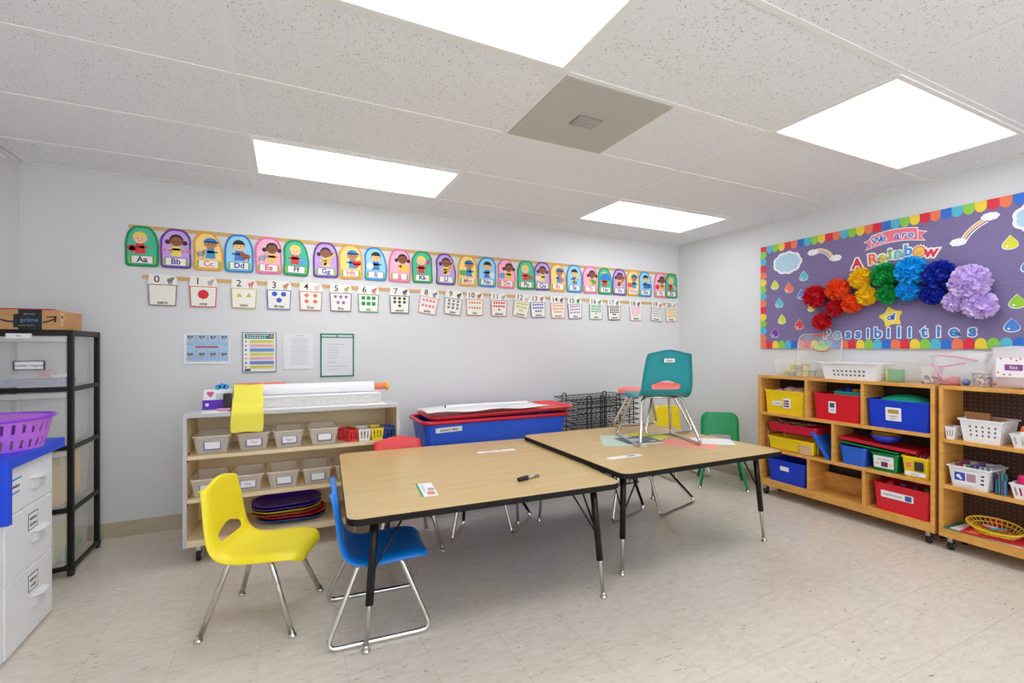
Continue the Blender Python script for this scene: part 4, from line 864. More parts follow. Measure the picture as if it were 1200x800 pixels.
rainbow(1.412, 1.985, 'large paper rainbow with cloud ends above the lavender pompoms', (-.068,-.082), (.085,.045), (.14,-.16), .215, math.radians(110), math.radians(160))
# banner "we are"
t = decal('paper_banner', 'pink curved ribbon banner with the words we are', 'banner', 1.838, 2.0)
def arcy(x): return .022-.9*x*x
xs = [-.145+.29*i/14 for i in range(15)]
for sc_, m, a, c in ((1.0, PAPER, 0, .001), (.86, P_('banner_pink', (238,120,140)), .001, .0016)):
    h = .042*sc_+.004; ex = .012*(1-sc_)*4
    flat('banner_tail', [[(-.185+ex, arcy(-.185)-h+.004), (-.11, arcy(-.11)-h), (-.11, arcy(-.11)+h*.7), (-.197+ex*1.6, arcy(-.197)+h*.5), (-.16+ex*.4, arcy(-.17)-.006)]], m, t, a, c)
    flat('banner_tail', [[(.110, arcy(.11)-h), (.185-ex, arcy(.185)-h+.004), (.16-ex*.4, arcy(.17)-.006), (.197-ex*1.6, arcy(.197)+h*.5), (.11, arcy(.11)+h*.7)]], m, t, a, c)
    flat('banner_body', [[(x*(.97 if sc_ < 1 else 1), arcy(x)+h) for x in xs]+[(x*(.97 if sc_ < 1 else 1), arcy(x)-h) for x in xs[::-1]]], m, t, a+.002, c+.002)
for i, ch in enumerate('We are'):
    if ch == ' ': continue
    x = -.105+.042*i; text('banner_letter', ch, .072, PAPER, t, x, arcy(x)-.004, .0036, off=.006, rot=-1.8*x); text('banner_letter', ch, .072, P_('letter_blue', (50,110,200)), t, x, arcy(x)-.004, .0046, off=.001, rot=-1.8*x)
def letter(ch, y, z, size, c, label, tilt=0, word='', off=.013, sx=1.0):
    t = decal('letter_cutout', label, 'letter', y, z, word, tilt)
    text('letter_edge', ch, size, PAPER, t, 0, 0, 0, off=off, ext=.0006, sx=sx); text('letter_face', ch, size, P_('ltr_%d_%d_%d' % c, c), t, 0, 0, .0012, off=.0035, ext=.0005, sx=sx)
W1 = 'letter cutouts of the word rainbow'
letter('A', 2.078, 1.858, .104, (214,40,60), 'red letter A cutout standing alone before the word rainbow', 0, 'letter cutouts of the upper line')
for ch, y, z, c, tl, nm in [('R',1.972,1.868,(236,110,60),4,'orange capital R, first letter of rainbow'), ('a',1.908,1.876,(214,200,60),3,'yellow letter a of rainbow'), ('i',1.862,1.888,(140,190,70),2,'green letter i of rainbow'), ('n',1.812,1.884,(90,190,180),0,'teal letter n of rainbow'), ('b',1.752,1.892,(70,150,210),-1,'blue letter b of rainbow'), ('w',1.623,1.862,(224,50,70),-6,'red letter w at the end of rainbow')]:
    letter(ch, y, z+.006, .104, c, nm, tl, W1)
t = decal('sun_cutout', 'smiling orange sun cutout used as the letter o of rainbow', 'sun', 1.688, 1.880)
flat('sun_edge', [[((.052 if i%2 else .041)*math.cos(2*PI*i/32), (.052 if i%2 else .041)*math.sin(2*PI*i/32)) for i in range(32)]], PAPER, t, 0, .001)
flat('sun_rays', [[((.044 if i%2 else .035)*math.cos(2*PI*i/32), (.044 if i%2 else .035)*math.sin(2*PI*i/32)) for i in range(32)]], P_('sun_orange', (238,130,60)), t, .001, .0016)
flat('sun_face', [circ(0,0,.029,20)], P_('sun_gold', (244,200,90)), t, .0016, .0022); flat('eye', [circ(-.009,.006,.003,8), circ(.009,.006,.003,8)], INK, t, .0022, .0026); flat('smile', [arcband(0,.002,.012,.015,math.radians(205),math.radians(335))], INK, t, .0022, .0026)
t = decal('paper_star', 'yellow star cutout with the word of below the green pompoms', 'star', 1.855, 1.446, tilt=12)
def star(r, r2, n=5, a0=PI/2): return [((r if i%2 == 0 else r2)*math.cos(a0+PI*i/n), (r if i%2 == 0 else r2)*math.sin(a0+PI*i/n)) for i in range(2*n)]
sp = [(v.x, v.y) for v in fillet([(x, y, 0) for x, y in star(.085,.048)], .02, 4, True)]
flat('star_face', [sp], P_('star_gold', (240,214,80)), t, 0, .0012); 
for ww, mm, oo in ((.0012, PAPER, .008), (.0022, P_('letter_blue', (50,110,200)), .002)): text('star_word', 'of', .06, mm, t, 0, 0, ww, off=oo, rot=-.15)
PZ = [2.3,2.222,2.141,2.071,2.003,1.938,1.871,1.807,1.744,1.661,1.582,1.502,1.411]
ORD = ['white-edged capital P seen through the clear lid', 'blue letter o, second letter of possibilities', 'blue letter s, first s of possibilities', 'blue letter s, second s of possibilities', 'blue letter i, first i of possibilities', 'blue letter b of possibilities', 'blue letter i between b and l of possibilities', 'blue letter l of possibilities', 'blue letter i between l and t of possibilities', 'blue letter t of possibilities', 'blue letter i between t and e of possibilities', 'blue letter e of possibilities', 'blue letter s, last letter of possibilities']
for ch, y, nm in zip('Possibilities', PZ, ORD): letter(ch, y, 1.334, .104, (60,130,205) if ch != 'P' else (120,120,165), nm, 0, 'letter cutouts of the word possibilities', .0095)
# tissue pompoms
def petals(seed, n=230):
    rn = random.Random(seed); b = MB()
    for k in range(n):
        zf = 1-1.35*(k+.5)/n; a = k*2.39996; q = math.sqrt(max(0, 1-zf*zf)); d = Vector((q*math.cos(a), q*math.sin(a), zf)).normalized()
        s = d.cross(Vector((rn.uniform(-1,1), rn.uniform(-1,1), rn.uniform(-1,1)))).normalized(); u = d.cross(s)
        R0, R1 = .30, rn.uniform(.86, 1.06); w_ = rn.uniform(.12, .19); c = rn.uniform(-.35, .35)
        p = [d*R0-s*w_*.3, d*R0+s*w_*.3, d*R1*.86+s*w_+u*c*.3, d*R1+s*w_*.6+u*c*.5, d*(R1+.02)+u*(c*.5+.06), d*R1-s*w_*.6+u*c*.45, d*R1*.86-s*w_+u*c*.25]
        b.add(p, [(0,1,2,6), (2,3,4,6), (4,5,6)])
    b.blob((0,0,0), .72, 12, 8)
    return b
_pp = [petals(s) for s in (1,2,3)]
PC = {'red':(206,10,36), 'orange':(240,84,24), 'yellow':(244,208,10), 'green':(10,160,70), 'sky blue':(0,168,236), 'royal blue':(10,40,170), 'lavender':(222,200,244)}
POM = [(2.358,1.638,.095,'red','large red tissue pompom at the left end of the rainbow row'), (2.214,1.536,.07,'red','red tissue pompom tucked below the large orange pompom'), (2.313,1.436,.076,'red','red tissue pompom hanging lowest at the left'),
 (2.188,1.675,.091,'orange','large orange tissue pompom'), (2.09,1.561,.077,'orange','smaller orange-red tissue pompom below the large orange one'), (2.025,1.741,.084,'yellow','upper yellow tissue pompom'), (1.993,1.608,.075,'yellow','lower yellow tissue pompom'),
 (1.869,1.744,.093,'green','upper green tissue pompom'), (1.855,1.606,.074,'green','lower green tissue pompom'), (1.709,1.753,.10,'sky blue','upper sky blue tissue pompom'), (1.735,1.617,.075,'sky blue','lower sky blue tissue pompom'),
 (1.553,1.701,.10,'royal blue','upper royal blue tissue pompom'), (1.596,1.587,.078,'royal blue','lower royal blue tissue pompom'), (1.40,1.638,.113,'lavender','largest lavender tissue pompom at the right end of the row'), (1.478,1.525,.072,'lavender','small lavender tissue pompom below the blue ones'), (1.357,1.49,.09,'lavender','lavender tissue pompom at the lower right of the row')]
pm_ = {}
for k, (y, z, r, c, l) in enumerate(POM):
    m = P_('tissue_'+c.replace(' ', '_'), PC[c], rough=.6)
    key = (k % 3, c)
    if key not in pm_:
        o = obj('tissue_pompom', _pp[k % 3], m, smooth=True); pm_[key] = o.data
    else: o = obj('tissue_pompom', pm_[key], None)
    o.matrix_world = on_right(y, z, k*40, .012+r*.62) @ Matrix.Diagonal((r*.94, r*.94, r*.85, 1)); tag(o, l, 'pompom', 'tissue pompoms on the bulletin board')

# ---------------------------------------------------------------- alphabet cards and number cards on the back wall
tag(obj('border_strip', MB().box(-.93, 3.84, YB-.006, YB-.0005, 2.012, 2.036), P_('strip_gold', (206,168,104), rough=.6), None), 'long gold paper strip behind the tops of the alphabet cards', 'strip', 'gold paper strips')
tag(obj('border_strip', MB().box(-.86, 3.84, YB-.006, YB-.0005, 1.686, 1.710), P_('strip_gold', (206,168,104), rough=.6), None), 'long gold paper strip holding the number cards', 'strip', 'gold paper strips')
ALPHA = [-0.861,-0.675,-0.491,-0.308,-0.121,0.062,0.264,0.446,0.635,0.825,1.012,1.215,1.411,1.594,1.785,1.982,2.155,2.325,2.509,2.694,2.878,3.054,3.231,3.394,3.603,3.756]
CC = {'green':((0,140,84),(70,190,150),(20,60,50)), 'purple':((100,50,150),(196,160,225),(80,40,130)), 'orange':((226,160,40),(250,214,130),(226,120,70)), 'blue':((20,130,200),(150,210,240),(20,60,150)), 'pink':((226,110,160),(246,180,205),(210,60,90))}
CYC = ['green','purple','orange','blue','pink']
OBJN = {'A':('apple',(214,40,50)),'B':('butterfly',(220,110,160)),'C':('cat',(170,165,165)),'D':('dog',(170,90,40)),'E':('elephant',(176,174,184)),'F':('fish bowl',(70,170,220)),'G':('guitar',(230,190,120)),'H':('heart',(226,50,50)),'I':('ice block',(230,238,244)),'J':('jump rope',(240,200,80)),'K':('kite',(190,60,160)),'L':('ladder',(214,170,80)),'M':('map',(90,180,90)),'N':('net',(220,226,228)),'O':('ocean wave',(90,170,210)),'P':('puppy',(170,110,80)),'Q':('quilt',(236,220,190)),'R':('rabbit',(200,130,170)),'S':('saw',(226,200,120)),'T':('turtle',(90,180,60)),'U':('umbrella',(40,130,210)),'V':('violin',(190,110,60)),'W':('wagon',(224,90,60)),'X':('x-ray',(60,90,170)),'Y':('yo-yo',(220,60,70)),'Z':('zebra',(190,190,190))}
KID = {'green':((250,205,170),(240,214,90),(214,60,60)), 'purple':((150,90,60),(50,30,30),(240,220,90)), 'orange':((196,130,80),(40,130,200),(60,150,200)), 'blue':((240,200,140),(30,30,36),(70,120,190)), 'pink':((140,80,50),(40,24,28),(236,190,90))}
def card_outline(w_, h_, v):
    k = v % 3
    if k == 0: pts = [(-.5,-.5),(.5,-.5),(.5,.12),(.42,.34),(.24,.5),(-.24,.5),(-.42,.34),(-.5,.12)]
    elif k == 1: pts = [(-.46,-.5),(.5,-.48),(.46,.0),(.46,.30),(.25,.5),(-.25,.5),(-.5,.26),(-.5,.0)]
    else: pts = [(-.5,-.5),(.46,-.5),(.5,-.1),(.36,.3),(.12,.5),(-.30,.48),(-.5,.28),(-.46,-.1)]
    return [(v_.x, v_.y) for v_ in fillet([(x*w_, y*h_, 0) for x, y in pts], .025, 3, True)]
def fr(c): return P_('cr_%d_%d_%d' % c, c, rough=.55)
for i, xc in enumerate(ALPHA):
    L_ = chr(65+i); cn = CYC[(i % 5)]; edge, fill, ink = CC[cn]
    if i >= 20: cn = ['green','purple','orange','blue','pink','green'][i-20]; edge, fill, ink = CC[cn]
    sk, hair, shirt = KID[cn]; on, oc = OBJN[L_]
    t = thing('alphabet_card', '%s alphabet card with the letters %s%s and a drawn child' % (cn, L_, L_.lower()), 'card', None, 0, 'alphabet cards along the back wall', M=on_back(xc, 1.898, (-1.2 if i % 4 == 1 else .8 if i % 3 == 0 else 0), .0065+.002*(i % 2)))
    w_ = .180; h_ = .268
    flat('card_border', [card_outline(w_, h_, i)], fr(edge), t, 0, .001)
    flat('picture_panel', [card_outline(w_*.86, h_*.90, i)], fr(fill), t, .001, .0015)
    flat('grass', [[(-w_*.40,-h_*.43),(w_*.40,-h_*.43),(w_*.40,-h_*.26)]+[(w_*(.40-.8*j/10), h_*(-.25+.02*(j%2))) for j in range(1,10)]+[(-w_*.40,-h_*.26)]], fr((140,196,60)), t, .0015, .0018)
    hx = [-.01, 0, .012, 0, .02][i % 5]*1.0; hy = .048
    hr = .034
    if cn in ('purple','pink'):
        flat('hair', [circ(hx, hy+.010, hr*1.16, 16), circ(hx-.048, hy-.006, .016, 10), circ(hx+.048, hy-.006, .016, 10)], fr(hair), t, .0018, .0021)
    elif cn == 'orange': flat('cap', [[(hx+hr*1.2*math.cos(a), hy+.012+hr*.95*math.sin(a)) for a in [PI*j/12 for j in range(13)]], rrect(.09, .011, .005, cx=hx+.006, cy=hy+.014)], fr(hair), t, .0026, .0029)
    else: flat('hair', [circ(hx, hy+.012, hr*1.1, 16, .95)], fr(hair), t, .0018, .0021)
    flat('shirt', [[(hx-.030,-.050),(hx+.030,-.050),(hx+.020,hy-.024),(hx-.020,hy-.024)], rrect(.088,.015,.007,cx=hx,cy=-.005)], fr(shirt), t, .0018, .0022)
    flat('face', [circ(hx, hy, hr, 18, .92), circ(hx-hr, hy-.002, .007, 8), circ(hx+hr, hy-.002, .007, 8)]+([] if cn == 'blue' else []), fr(sk), t, .0022, .0025)
    if cn in ('blue','green'): flat('fringe', [[(hx+hr*1.02*math.cos(a), hy+.008+hr*.88*math.sin(a)) for a in [math.radians(12+156*j/10) for j in range(11)]]], fr(hair), t, .0025, .0028)
    flat('eyes', [circ(hx-.011, hy+.001, .0038, 8), circ(hx+.011, hy+.001, .0038, 8)], INK, t, .0025, .0028)
    flat('smile', [arcband(hx, hy-.006, .009, .0115, math.radians(205), math.radians(335), 6)], fr((170,40,50)), t, .0025, .0028)
    # the thing the letter stands for
    ox, oy = (-.045 if i % 2 == 0 else .045), -.020
    if L_ == 'H': sh = [circ(.028,-.004,.018), circ(.058,-.004,.018), [(.008,-.010),(.078,-.010),(.043,-.045)]]
    elif L_ == 'A': sh = [circ(-.060,-.012,.018), circ(-.043,-.012,.018), circ(-.051,-.022,.018)]
    elif L_ == 'K': sh = [[(.03,.05),(.055,.075),(.068,.04),(.045,.01)]]
    elif L_ == 'B': sh = [[(-.08,.0),(-.05,-.012),(-.08,-.03)], [(-.02,.0),(-.05,-.012),(-.02,-.03)], [(.08,.0),(.05,-.012),(.08,-.03)], [(.03,.0),(.05,-.012),(.03,-.03)]]
    elif L_ == 'U': sh = [[(.0+.07*math.cos(a), .01+.07*math.sin(a)) for a in [PI*j/14 for j in range(15)]]]
    elif L_ in 'CDEPRTZ': sh = [circ(ox, oy, .026, 14, .7), circ(ox+(.024 if ox < 0 else -.024), oy+.018, .015, 12), rrect(.008,.028,.003,cx=ox-.014,cy=oy-.020), rrect(.008,.028,.003,cx=ox+.014,cy=oy-.020)]
    elif L_ in 'LVGS': sh = [[(-.02,-.035),(.0,-.045),(.075,.05),(.062,.06)], circ(-.012,-.026,.018)]
    elif L_ in 'FINOXY': sh = [circ(ox, oy, .027, 16)]
    else: sh = [rrect(.06, .045, .008, cx=ox, cy=oy)]
    flat('drawn_'+on.replace(' ', '_').replace('-', '_'), sh, fr(oc), t, .0029, .0032)
    pl = flat('name_plate', [rrect(.118, .054, .004, cx=.0, cy=-.088)], fr(ink), t, .0032, .0034)
    flat('plate_face', [rrect(.112, .048, .003, cx=.0, cy=-.088)], PAPER, pl, .0034, .0037)
    text('letters', L_+L_.lower(), .052, fr(ink), pl, 0, -.088, .0037, off=.0012)
NUM = [(-0.75,0),(-0.521,0),(-0.277,0),(-0.054,0),(0.16,0),(0.372,0),(0.579,0),(0.823,0),(1.071,9),(1.285,6),(1.476,0),(1.708,0),(1.942,10),(2.104,-3),(2.321,-2),(2.511,-4),(2.763,0),(2.984,-2),(3.261,-3),(3.553,5),(3.753,0)]
WORDS = 'zero one two three four five six seven eight nine ten eleven twelve thirteen fourteen fifteen sixteen seventeen eighteen nineteen twenty'.split()
NC = [(110,96,60),(206,40,60),(190,180,60),(40,90,190),(196,110,90),(130,70,150),(20,150,90),(40,40,44),(214,110,150),(110,110,120),(190,110,60),(200,40,70),(180,180,80),(30,90,170),(220,130,100),(150,110,180),(20,160,110),(50,50,54),(226,140,180),(130,132,136),(214,160,70)]
SH = ['',8,3,12,4,'s',4.5,12,12,4.5,12,12,12,12,12,12,4.5,12,12,12,12]
DC = [(110,96,60),(214,30,50),(200,190,50),(50,90,200),(224,120,90),(150,80,170),(20,150,90),(60,56,60),(226,130,160),(130,134,140),(220,140,90),(206,30,60),(190,196,90),(30,100,190),(236,150,120),(170,130,190),(20,170,120),(60,60,66),(240,150,190),(150,156,160),(236,180,90)]
for i, (xc, tl) in enumerate(NUM):
    t = thing('number_card', '%s number card with the numeral %d hung from the gold strip' % (['dark khaki','red','olive','blue','rust','purple','green','black','pink','grey','orange-brown','crimson','tan','deep blue','coral','mauve','teal green','charcoal','rosy','silver','amber'][i], i), 'card', None, 0, 'number cards along the back wall', M=on_back(xc, 1.652, -tl, .007+.001*(i%2)))
    w_ = .160
    flat('header_sheet', [[(-w_*.52,-.006),(w_*.52,-.006),(w_*.49,.046),(w_*.36,.068),(-w_*.46,.068)]], fr((236,234,228)), t, 0, .0008)
    text('numeral', str(i), .066, INK, t, -.032, .033, .0008, off=.0004, sx=1.0)
    flat('animal_drawing', [circ(.040, .030, .017, 12, .8), circ(.055, .044, .010, 10), rrect(.008,.018,.002,cx=.034,cy=.012), rrect(.008,.018,.002,cx=.048,cy=.012)], fr([(120,124,130),(190,170,170),(220,130,120),(180,140,100),(230,200,200),(170,190,90),(200,120,110),(90,90,96),(130,136,140),(60,90,70),(190,120,60),(170,170,180),(200,190,190),(190,120,110),(90,100,110),(30,140,70),(140,150,130),(130,130,120),(110,100,110),(230,120,80),(190,190,170)][i]), t, .0008, .0013)
    flat('card_border', [[(-w_*.5,0),(w_*.5,0),(w_*.46,-.142),(-w_*.46,-.142)]], fr(NC[i]), t, .0014, .0024)
    flat('card_face', [[(-w_*.465,-.005),(w_*.465,-.005),(w_*.43,-.136),(-w_*.43,-.136)]], fr((238,236,226)), t, .0024, .0028)
    sh = []; k = SH[i]
    if i:
        cols = {1:1, 2:2, 3:2, 4:2, 5:3, 6:3, 7:3, 8:4, 9:3, 10:5}.get(i, 5); rws = math.ceil(i/cols)
        if i == 1: P0 = [(0,-.055)]; rad = .033
        else:
            dx, dy = .118/max(cols, 2), .09/max(rws, 2); P0 = []; rad = min(dx, dy)*.40
            for q in range(i):
                rr_, cc_ = divmod(q, cols); nr = min(cols, i-rr_*cols); P0.append(((cc_-(nr-1)/2)*dx, -.052+(rws-1)/2*dy-rr_*dy))
        for (x, y_) in P0:
            if k == 's': s_ = star(rad*1.15, rad*.5)
            elif k == 3: s_ = circ(0, 0, rad*1.15, 3, 1, PI/2)
            elif k == 4: s_ = circ(0, 0, rad*1.0, 4, 1, 0)
            elif k == 4.5: s_ = circ(0, 0, rad*1.25, 4, 1, PI/4)
            else: s_ = circ(0, 0, rad, int(k), 1 if i not in (9, 19) else .7)
            sh.append([(x+a, y_+c) for a, c in s_])
        flat('counting_shapes', sh, fr(DC[i]), t, .0028, .0032)
    text('number_word', WORDS[i], .030 if i < 13 else .022, INK, t, 0, -.120, .0028, off=.0006, sx=1.0 if i < 13 else .9)

# ---------------------------------------------------------------- notices on the back wall
def notice(label, x0, x1, z0, z1, off=.004, name='wall_notice'):
    return thing(name, label, 'notice', M=on_back((x0+x1)/2, (z0+z1)/2, 0, off)), x1-x0, z1-z0
t, w_, h_ = notice('blue and white landscape instruction poster, leftmost of the four notices', -.634, -.367, 1.118, 1.326)
flat('paper', [rrect(w_, h_, .002)], PAPER, t, 0, .001); flat('print', [rrect(w_*.92, h_*.90, .002, cx=.006, cy=.004)], fr((168,198,226)), t, .001, .0014)
flat('red_bar', [rrect(w_*.50, .010, .002, cx=.0, cy=.012)], fr((176,40,70)), t, .0014, .0018)
flat('photo_spots', [circ(-.105+.066*c+.018*q, .082*(1 if r else -.45)+.0, .007, 7) for c in range(4) for r in (0, 1) for q in (0, 1)], fr((70,74,84)), t, .0014, .0018)
flat('photo_spots', [circ(-.100+.066*c, .072*(1 if r else -.6)+.0, .009, 7) for c in range(4) for r in (0, 1)], fr((190,140,120)), t, .0014, .0018)
flat('column_line', [rrect(.002, .09, .0009, cx=-.063+.066*c, cy=-.045) for c in range(3)]+[rrect(.002, .06, .0009, cx=-.063+.066*c, cy=.06) for c in range(3)], fr((110,130,160)), t, .0014, .0017)
flat('text_lines', [rrect(.045, .0022, .001, cx=-.098+.066*c, cy=.040-.011*k-(.0 if k < 2 else .045)) for c in range(4) for k in range(7)], fr((120,140,176)), t, .0014, .0016)
t, w_, h_ = notice('grey-framed poster of yellow, pink and blue rows, second of the four notices', -.288, -.072, 1.052, 1.340)
flat('frame', [rrect(w_, h_, .004)], fr((126,128,142)), t, 0, .004); flat('paper', [rrect(w_-.012, h_-.012, .002)], PAPER, t, .004, .005)
hd = flat('header', [rrect(w_*.86, .036, .002, cy=h_*.40)], fr((0,120,120)), t, .005, .0055); flat('header_letters', [rrect(.010, .008, .001, cx=-.075+.0155*k, cy=h_*.40+.008) for k in range(9)]+[rrect(.010, .007, .001, cx=-.075+.0155*k, cy=h_*.40-.007) for k in range(8)], fr((220,236,230)), hd, .0055, .0059)
flat('portrait', [circ(w_*.36, h_*.40, .013)], fr((214,130,90)), t, .0055, .0062)
for k, c in enumerate([(222,216,110),(232,190,196),(110,156,206),(222,216,110),(232,190,196),(116,140,206),(224,214,100)]):
    r_ = flat('coloured_row', [rrect(w_*.72, .025, .001, cx=.016, cy=.077-.0305*k)], fr(c), t, .005, .0055); flat('text_lines', [rrect(w_*.62, .002, .0008, cx=.016, cy=.082-.0305*k-.007*q) for q in (0, 1)], fr(tuple(int(v*.75) for v in c)), r_, .0055, .0057)
    flat('row_symbol', [circ(-.086, .077-.0305*k, .008, 8)], fr(tuple(int(v*.85) for v in c)), t, .005, .0055)
flat('footer_badge', [rrect(.036, .016, .003, cx=-.075, cy=-h_*.44)], fr((30,60,120)), t, .005, .0055)
for k, (x0, x1, z0, z1, lb) in enumerate([(-.020, .176, 1.080, 1.332, 'plain white typed notice without a frame, third of the four notices')]):
    t, w_, h_ = notice(lb, x0, x1, z0, z1); flat('paper', [rrect(w_, h_, .003)], fr((226,226,230)), t, 0, .001); flat('back_sheet', [rrect(w_, h_, .003, cx=-.006, cy=-.008)], PAPER, t, -.001, 0)
    flat('text_lines', [rrect(w_*(.62 if q % 3 else .5), .0030, .001, cx=.004, cy=h_*.36-.0135*q) for q in range(15)]+[rrect(.05, .005, .001, cx=.01, cy=h_*.45)], fr((172,172,180)), t, .001, .0013)
t, w_, h_ = notice('green-edged document pocket with a typed sheet, rightmost notice', .226, .470, 1.005, 1.337)
gm = fr((20,124,92))
flat('pocket_film', [rrect(w_, h_, .004)], fr((214,224,224)), t, 0, .001)
flat('green_edge', [rrect(.010, h_, .002, cx=s*(w_/2-.005)) for s in (-1, 1)]+[rrect(w_, .010, .002, cy=s*(h_/2-.005)) for s in (-1, 1)]+[rrect(w_, .008, .002, cy=h_/2-.028)], gm, t, .0015, .0035)
flat('sheet', [rrect(w_*.82, h_*.84, .002, cy=-.016)], fr((220,220,226)), t, .001, .0014); flat('text_lines', [rrect(w_*f_, .0030, .001, cx=-.01+(f_-.5)*.12, cy=q) for f_, q in ((.5,.085),(.3,.06),(.3,.04),(.34,.02),(.3,.0),(.32,-.02),(.25,-.05),(.25,-.06),(.6,-.085),(.3,-.11))], fr((160,160,172)), t, .0014, .0017)
flat('eyelet', [circ(0, h_/2-.018, .006)], fr((110,104,50)), t, .001, .003)

# ---------------------------------------------------------------- black-framed drawer tower at the left
CX0, CX1, CY0, CY1, CZ = -1.435, -1.035, 3.335, 3.755, 1.325
t = thing('drawer_tower', 'tall black-framed tower of four clear drawers in the left corner', 'drawers', ((CX0+CX1)/2, (CY0+CY1)/2, 0))
W, D = CX1-CX0, CY1-CY0
for sx in (-1, 1):
    for sy in (-1, 1):
        l = obj('post', MB().box(sx*W/2-(.026 if sx > 0 else 0), sx*W/2+(.026 if sx < 0 else 0), sy*D/2-(.03 if sy > 0 else 0), sy*D/2+(.03 if sy < 0 else 0), .04, CZ), BLACKP, t, bev=.005)
        obj('foot_caster', MB().lathe([(.0,-.012),(.018,-.012),(.022,-.006),(.022,.006),(.018,.012),(.0,.012)], 16, (sx*(W/2-.012), sy*(D/2-.015), .022), M=Ry), RUBBER, l)
        obj('caster_hood', MB().box(sx*(W/2-.012)-.016, sx*(W/2-.012)+.016, sy*(D/2-.015)-.016, sy*(D/2-.015)+.016, .03, .046), BLACKP, l, bev=.004)
LV = [.045, .355, .690, 1.005]
def bowed(x0, x1, y, z0, z1, dep, th, bow=.016, n=12):
    f_ = [(x0+(x1-x0)*i/n, y-bow*math.sin(PI*i/n)) for i in range(n+1)]
    return MB().prism(f_+[(x, yy+th) for x, yy in f_[::-1]], z0, z1)
for k, z in enumerate(LV+[CZ-.022]):
    r_ = obj('frame_shelf', bowed(-W/2+.02, W/2-.02, -D/2-.002, z-.010, z+.014, 0, .03), BLACKP, t, bev=.003)
    for s in (-1, 1): obj('side_rail', MB().box(s*W/2-(.012 if s > 0 else -.0), s*W/2+(.012 if s < 0 else 0), -D/2+.03, D/2-.03, z-.012, z+.014), BLACKP, r_, bev=.003)
    if k == 4: obj('top_plate', MB().box(-W/2+.005, W/2-.005, -D/2+.01, D/2-.005, CZ-.012, CZ), BLACKP, t, bev=.004)
for k, z in enumerate(LV):
    z0, z1 = z+.018, ([.355, .690, 1.005, CZ-.022][k])-.016
    d_ = obj('drawer', MB().loft([ringpts(W-.10, D-.07, .02, z0), ringpts(W-.075, D-.05, .02, z1-.02), ringpts(W-.055, D-.035, .02, z1-.02), ringpts(W-.055, D-.035, .02, z1), ringpts(W-.078, D-.055, .02, z1), ringpts(W-.106, D-.076, .02, z0+.003)]), FROST, t)
    obj('drawer_front', bowed(-W/2+.030, W/2-.030, -D/2-.004, z0, z1-.022, 0, .004, .018), FROST, d_); obj('drawer_lip', bowed(-W/2+.028, W/2-.024, -D/2-.014, z1-.026, z1, 0, .014, .020), mat('lip_plastic', (206,206,202), .3, alpha=.8), d_, bev=.002)
c = label_card(t, .035, -D/2-.024, 1.138, .125, .048, 'number magnets', (60,60,70), (30,30,36)); 
c = label_card(t, .0, -D/2-.036, CZ-.035, .10, .026, 'Misc', (226,222,200), (120,40,60), scallop=False)
def inbox(name, label, cat, x0, x1, y0, y1, z0, z1, m, **k): return tag(obj(name, MB().box(x0, x1, y0, y1, z0, z1), m, bev=k.get('bev', .006)), label, cat)
inbox('folder_stack', 'blue lidded tray inside the top clear drawer of the black tower', 'tray', -1.33, -1.10, 3.375, 3.60, 1.027, 1.062, P_('tray_royal', (50,80,180)))
t2 = thing('starfish_toy', 'pink starfish-shaped toy inside the top clear drawer', 'toy', (-1.165, 3.385, 1.064)); 
o = flat('star_body', [star(.045,.018)], P_('starfish_pink', (214,110,120)), t2, 0, .012); o.matrix_basis = Matrix.Translation((0,-.004,.036)) @ Matrix.Rotation(PI/2, 4, 'X')
inbox('paper_sheets', 'stack of crinkled white sheets on the blue tray in the top drawer', 'paper', -1.31, -1.12, 3.41, 3.58, 1.0635, 1.085, PAPER)
inbox('folder_stack', 'cream paper pads filling the third drawer of the black tower', 'paper', -1.37, -1.095, 3.362, 3.64, .380, .648, P_('pad_cream', (240,206,130)))
inbox('folder_stack', 'pale yellow folders standing in the bottom drawer of the black tower', 'folders', -1.37, -1.12, 3.362, 3.64, .070, .310, P_('pad_yellow', (238,222,150)))
inbox('green_cloth', 'green cloth lying at the right in the bottom drawer of the black tower', 'cloth', -1.115, -1.09, 3.40, 3.66, .070, .12, P_('cloth_green', (110,180,140), rough=.8))
# cardboard box on the tower
KR = wood('cardboard', (192,144,98), (208,162,114), .8, (1,1,3), 4, spec=.2, rnd=False)
t = thing('cardboard_box', 'brown cardboard shipping box with black tape on top of the black drawer tower', 'box', (-1.245, 3.50, CZ), 0)
obj('carton', MB().box(-.205, .150, -.15, .16, 0, .104), KR, t, bev=.002)
M = Matrix.Translation((0,-.1505,0)) @ Matrix.Rotation(PI/2, 4, 'X')
tp = flat('black_tape', [rrect(.092, .106, .003, cx=.035, cy=.0525), rrect(.022, .07, .003, cx=-.019, cy=.045)], P_('tape_black', (26,28,32)), t, .0003, .001); tp.matrix_basis = M
text('tape_words', 'prime', .030, P_('tape_blue', (90,150,210)), tp, .032, .050, .001); text('tape_words', 'priority', .014, P_('tape_grey', (150,156,160)), tp, .032, .082, .001); text('tape_words', 'amazon prime', .011, P_('tape_grey', (150,156,160)), tp, .02, .022, .001)
s = [(-.100+.17*i/12, .058-.024*math.sin(PI*i/12)) for i in range(13)]
SA = [[(-.11,.072),(-.085,.056),(-.052,.046),(-.03,.044),(-.03,.036),(-.056,.038),(-.09,.050)], [(.082,.040),(.110,.050),(.128,.060),(.131,.054),(.112,.042),(.084,.034)], [(.098,.070),(.140,.074),(.136,.040),(.128,.040),(.130,.066),(.100,.064)]]
for nm_, q in (('smile_curve', SA[:1]), ('arrow', SA[1:])): flat(nm_, q, INK, t, .0003, .0009).matrix_basis = M
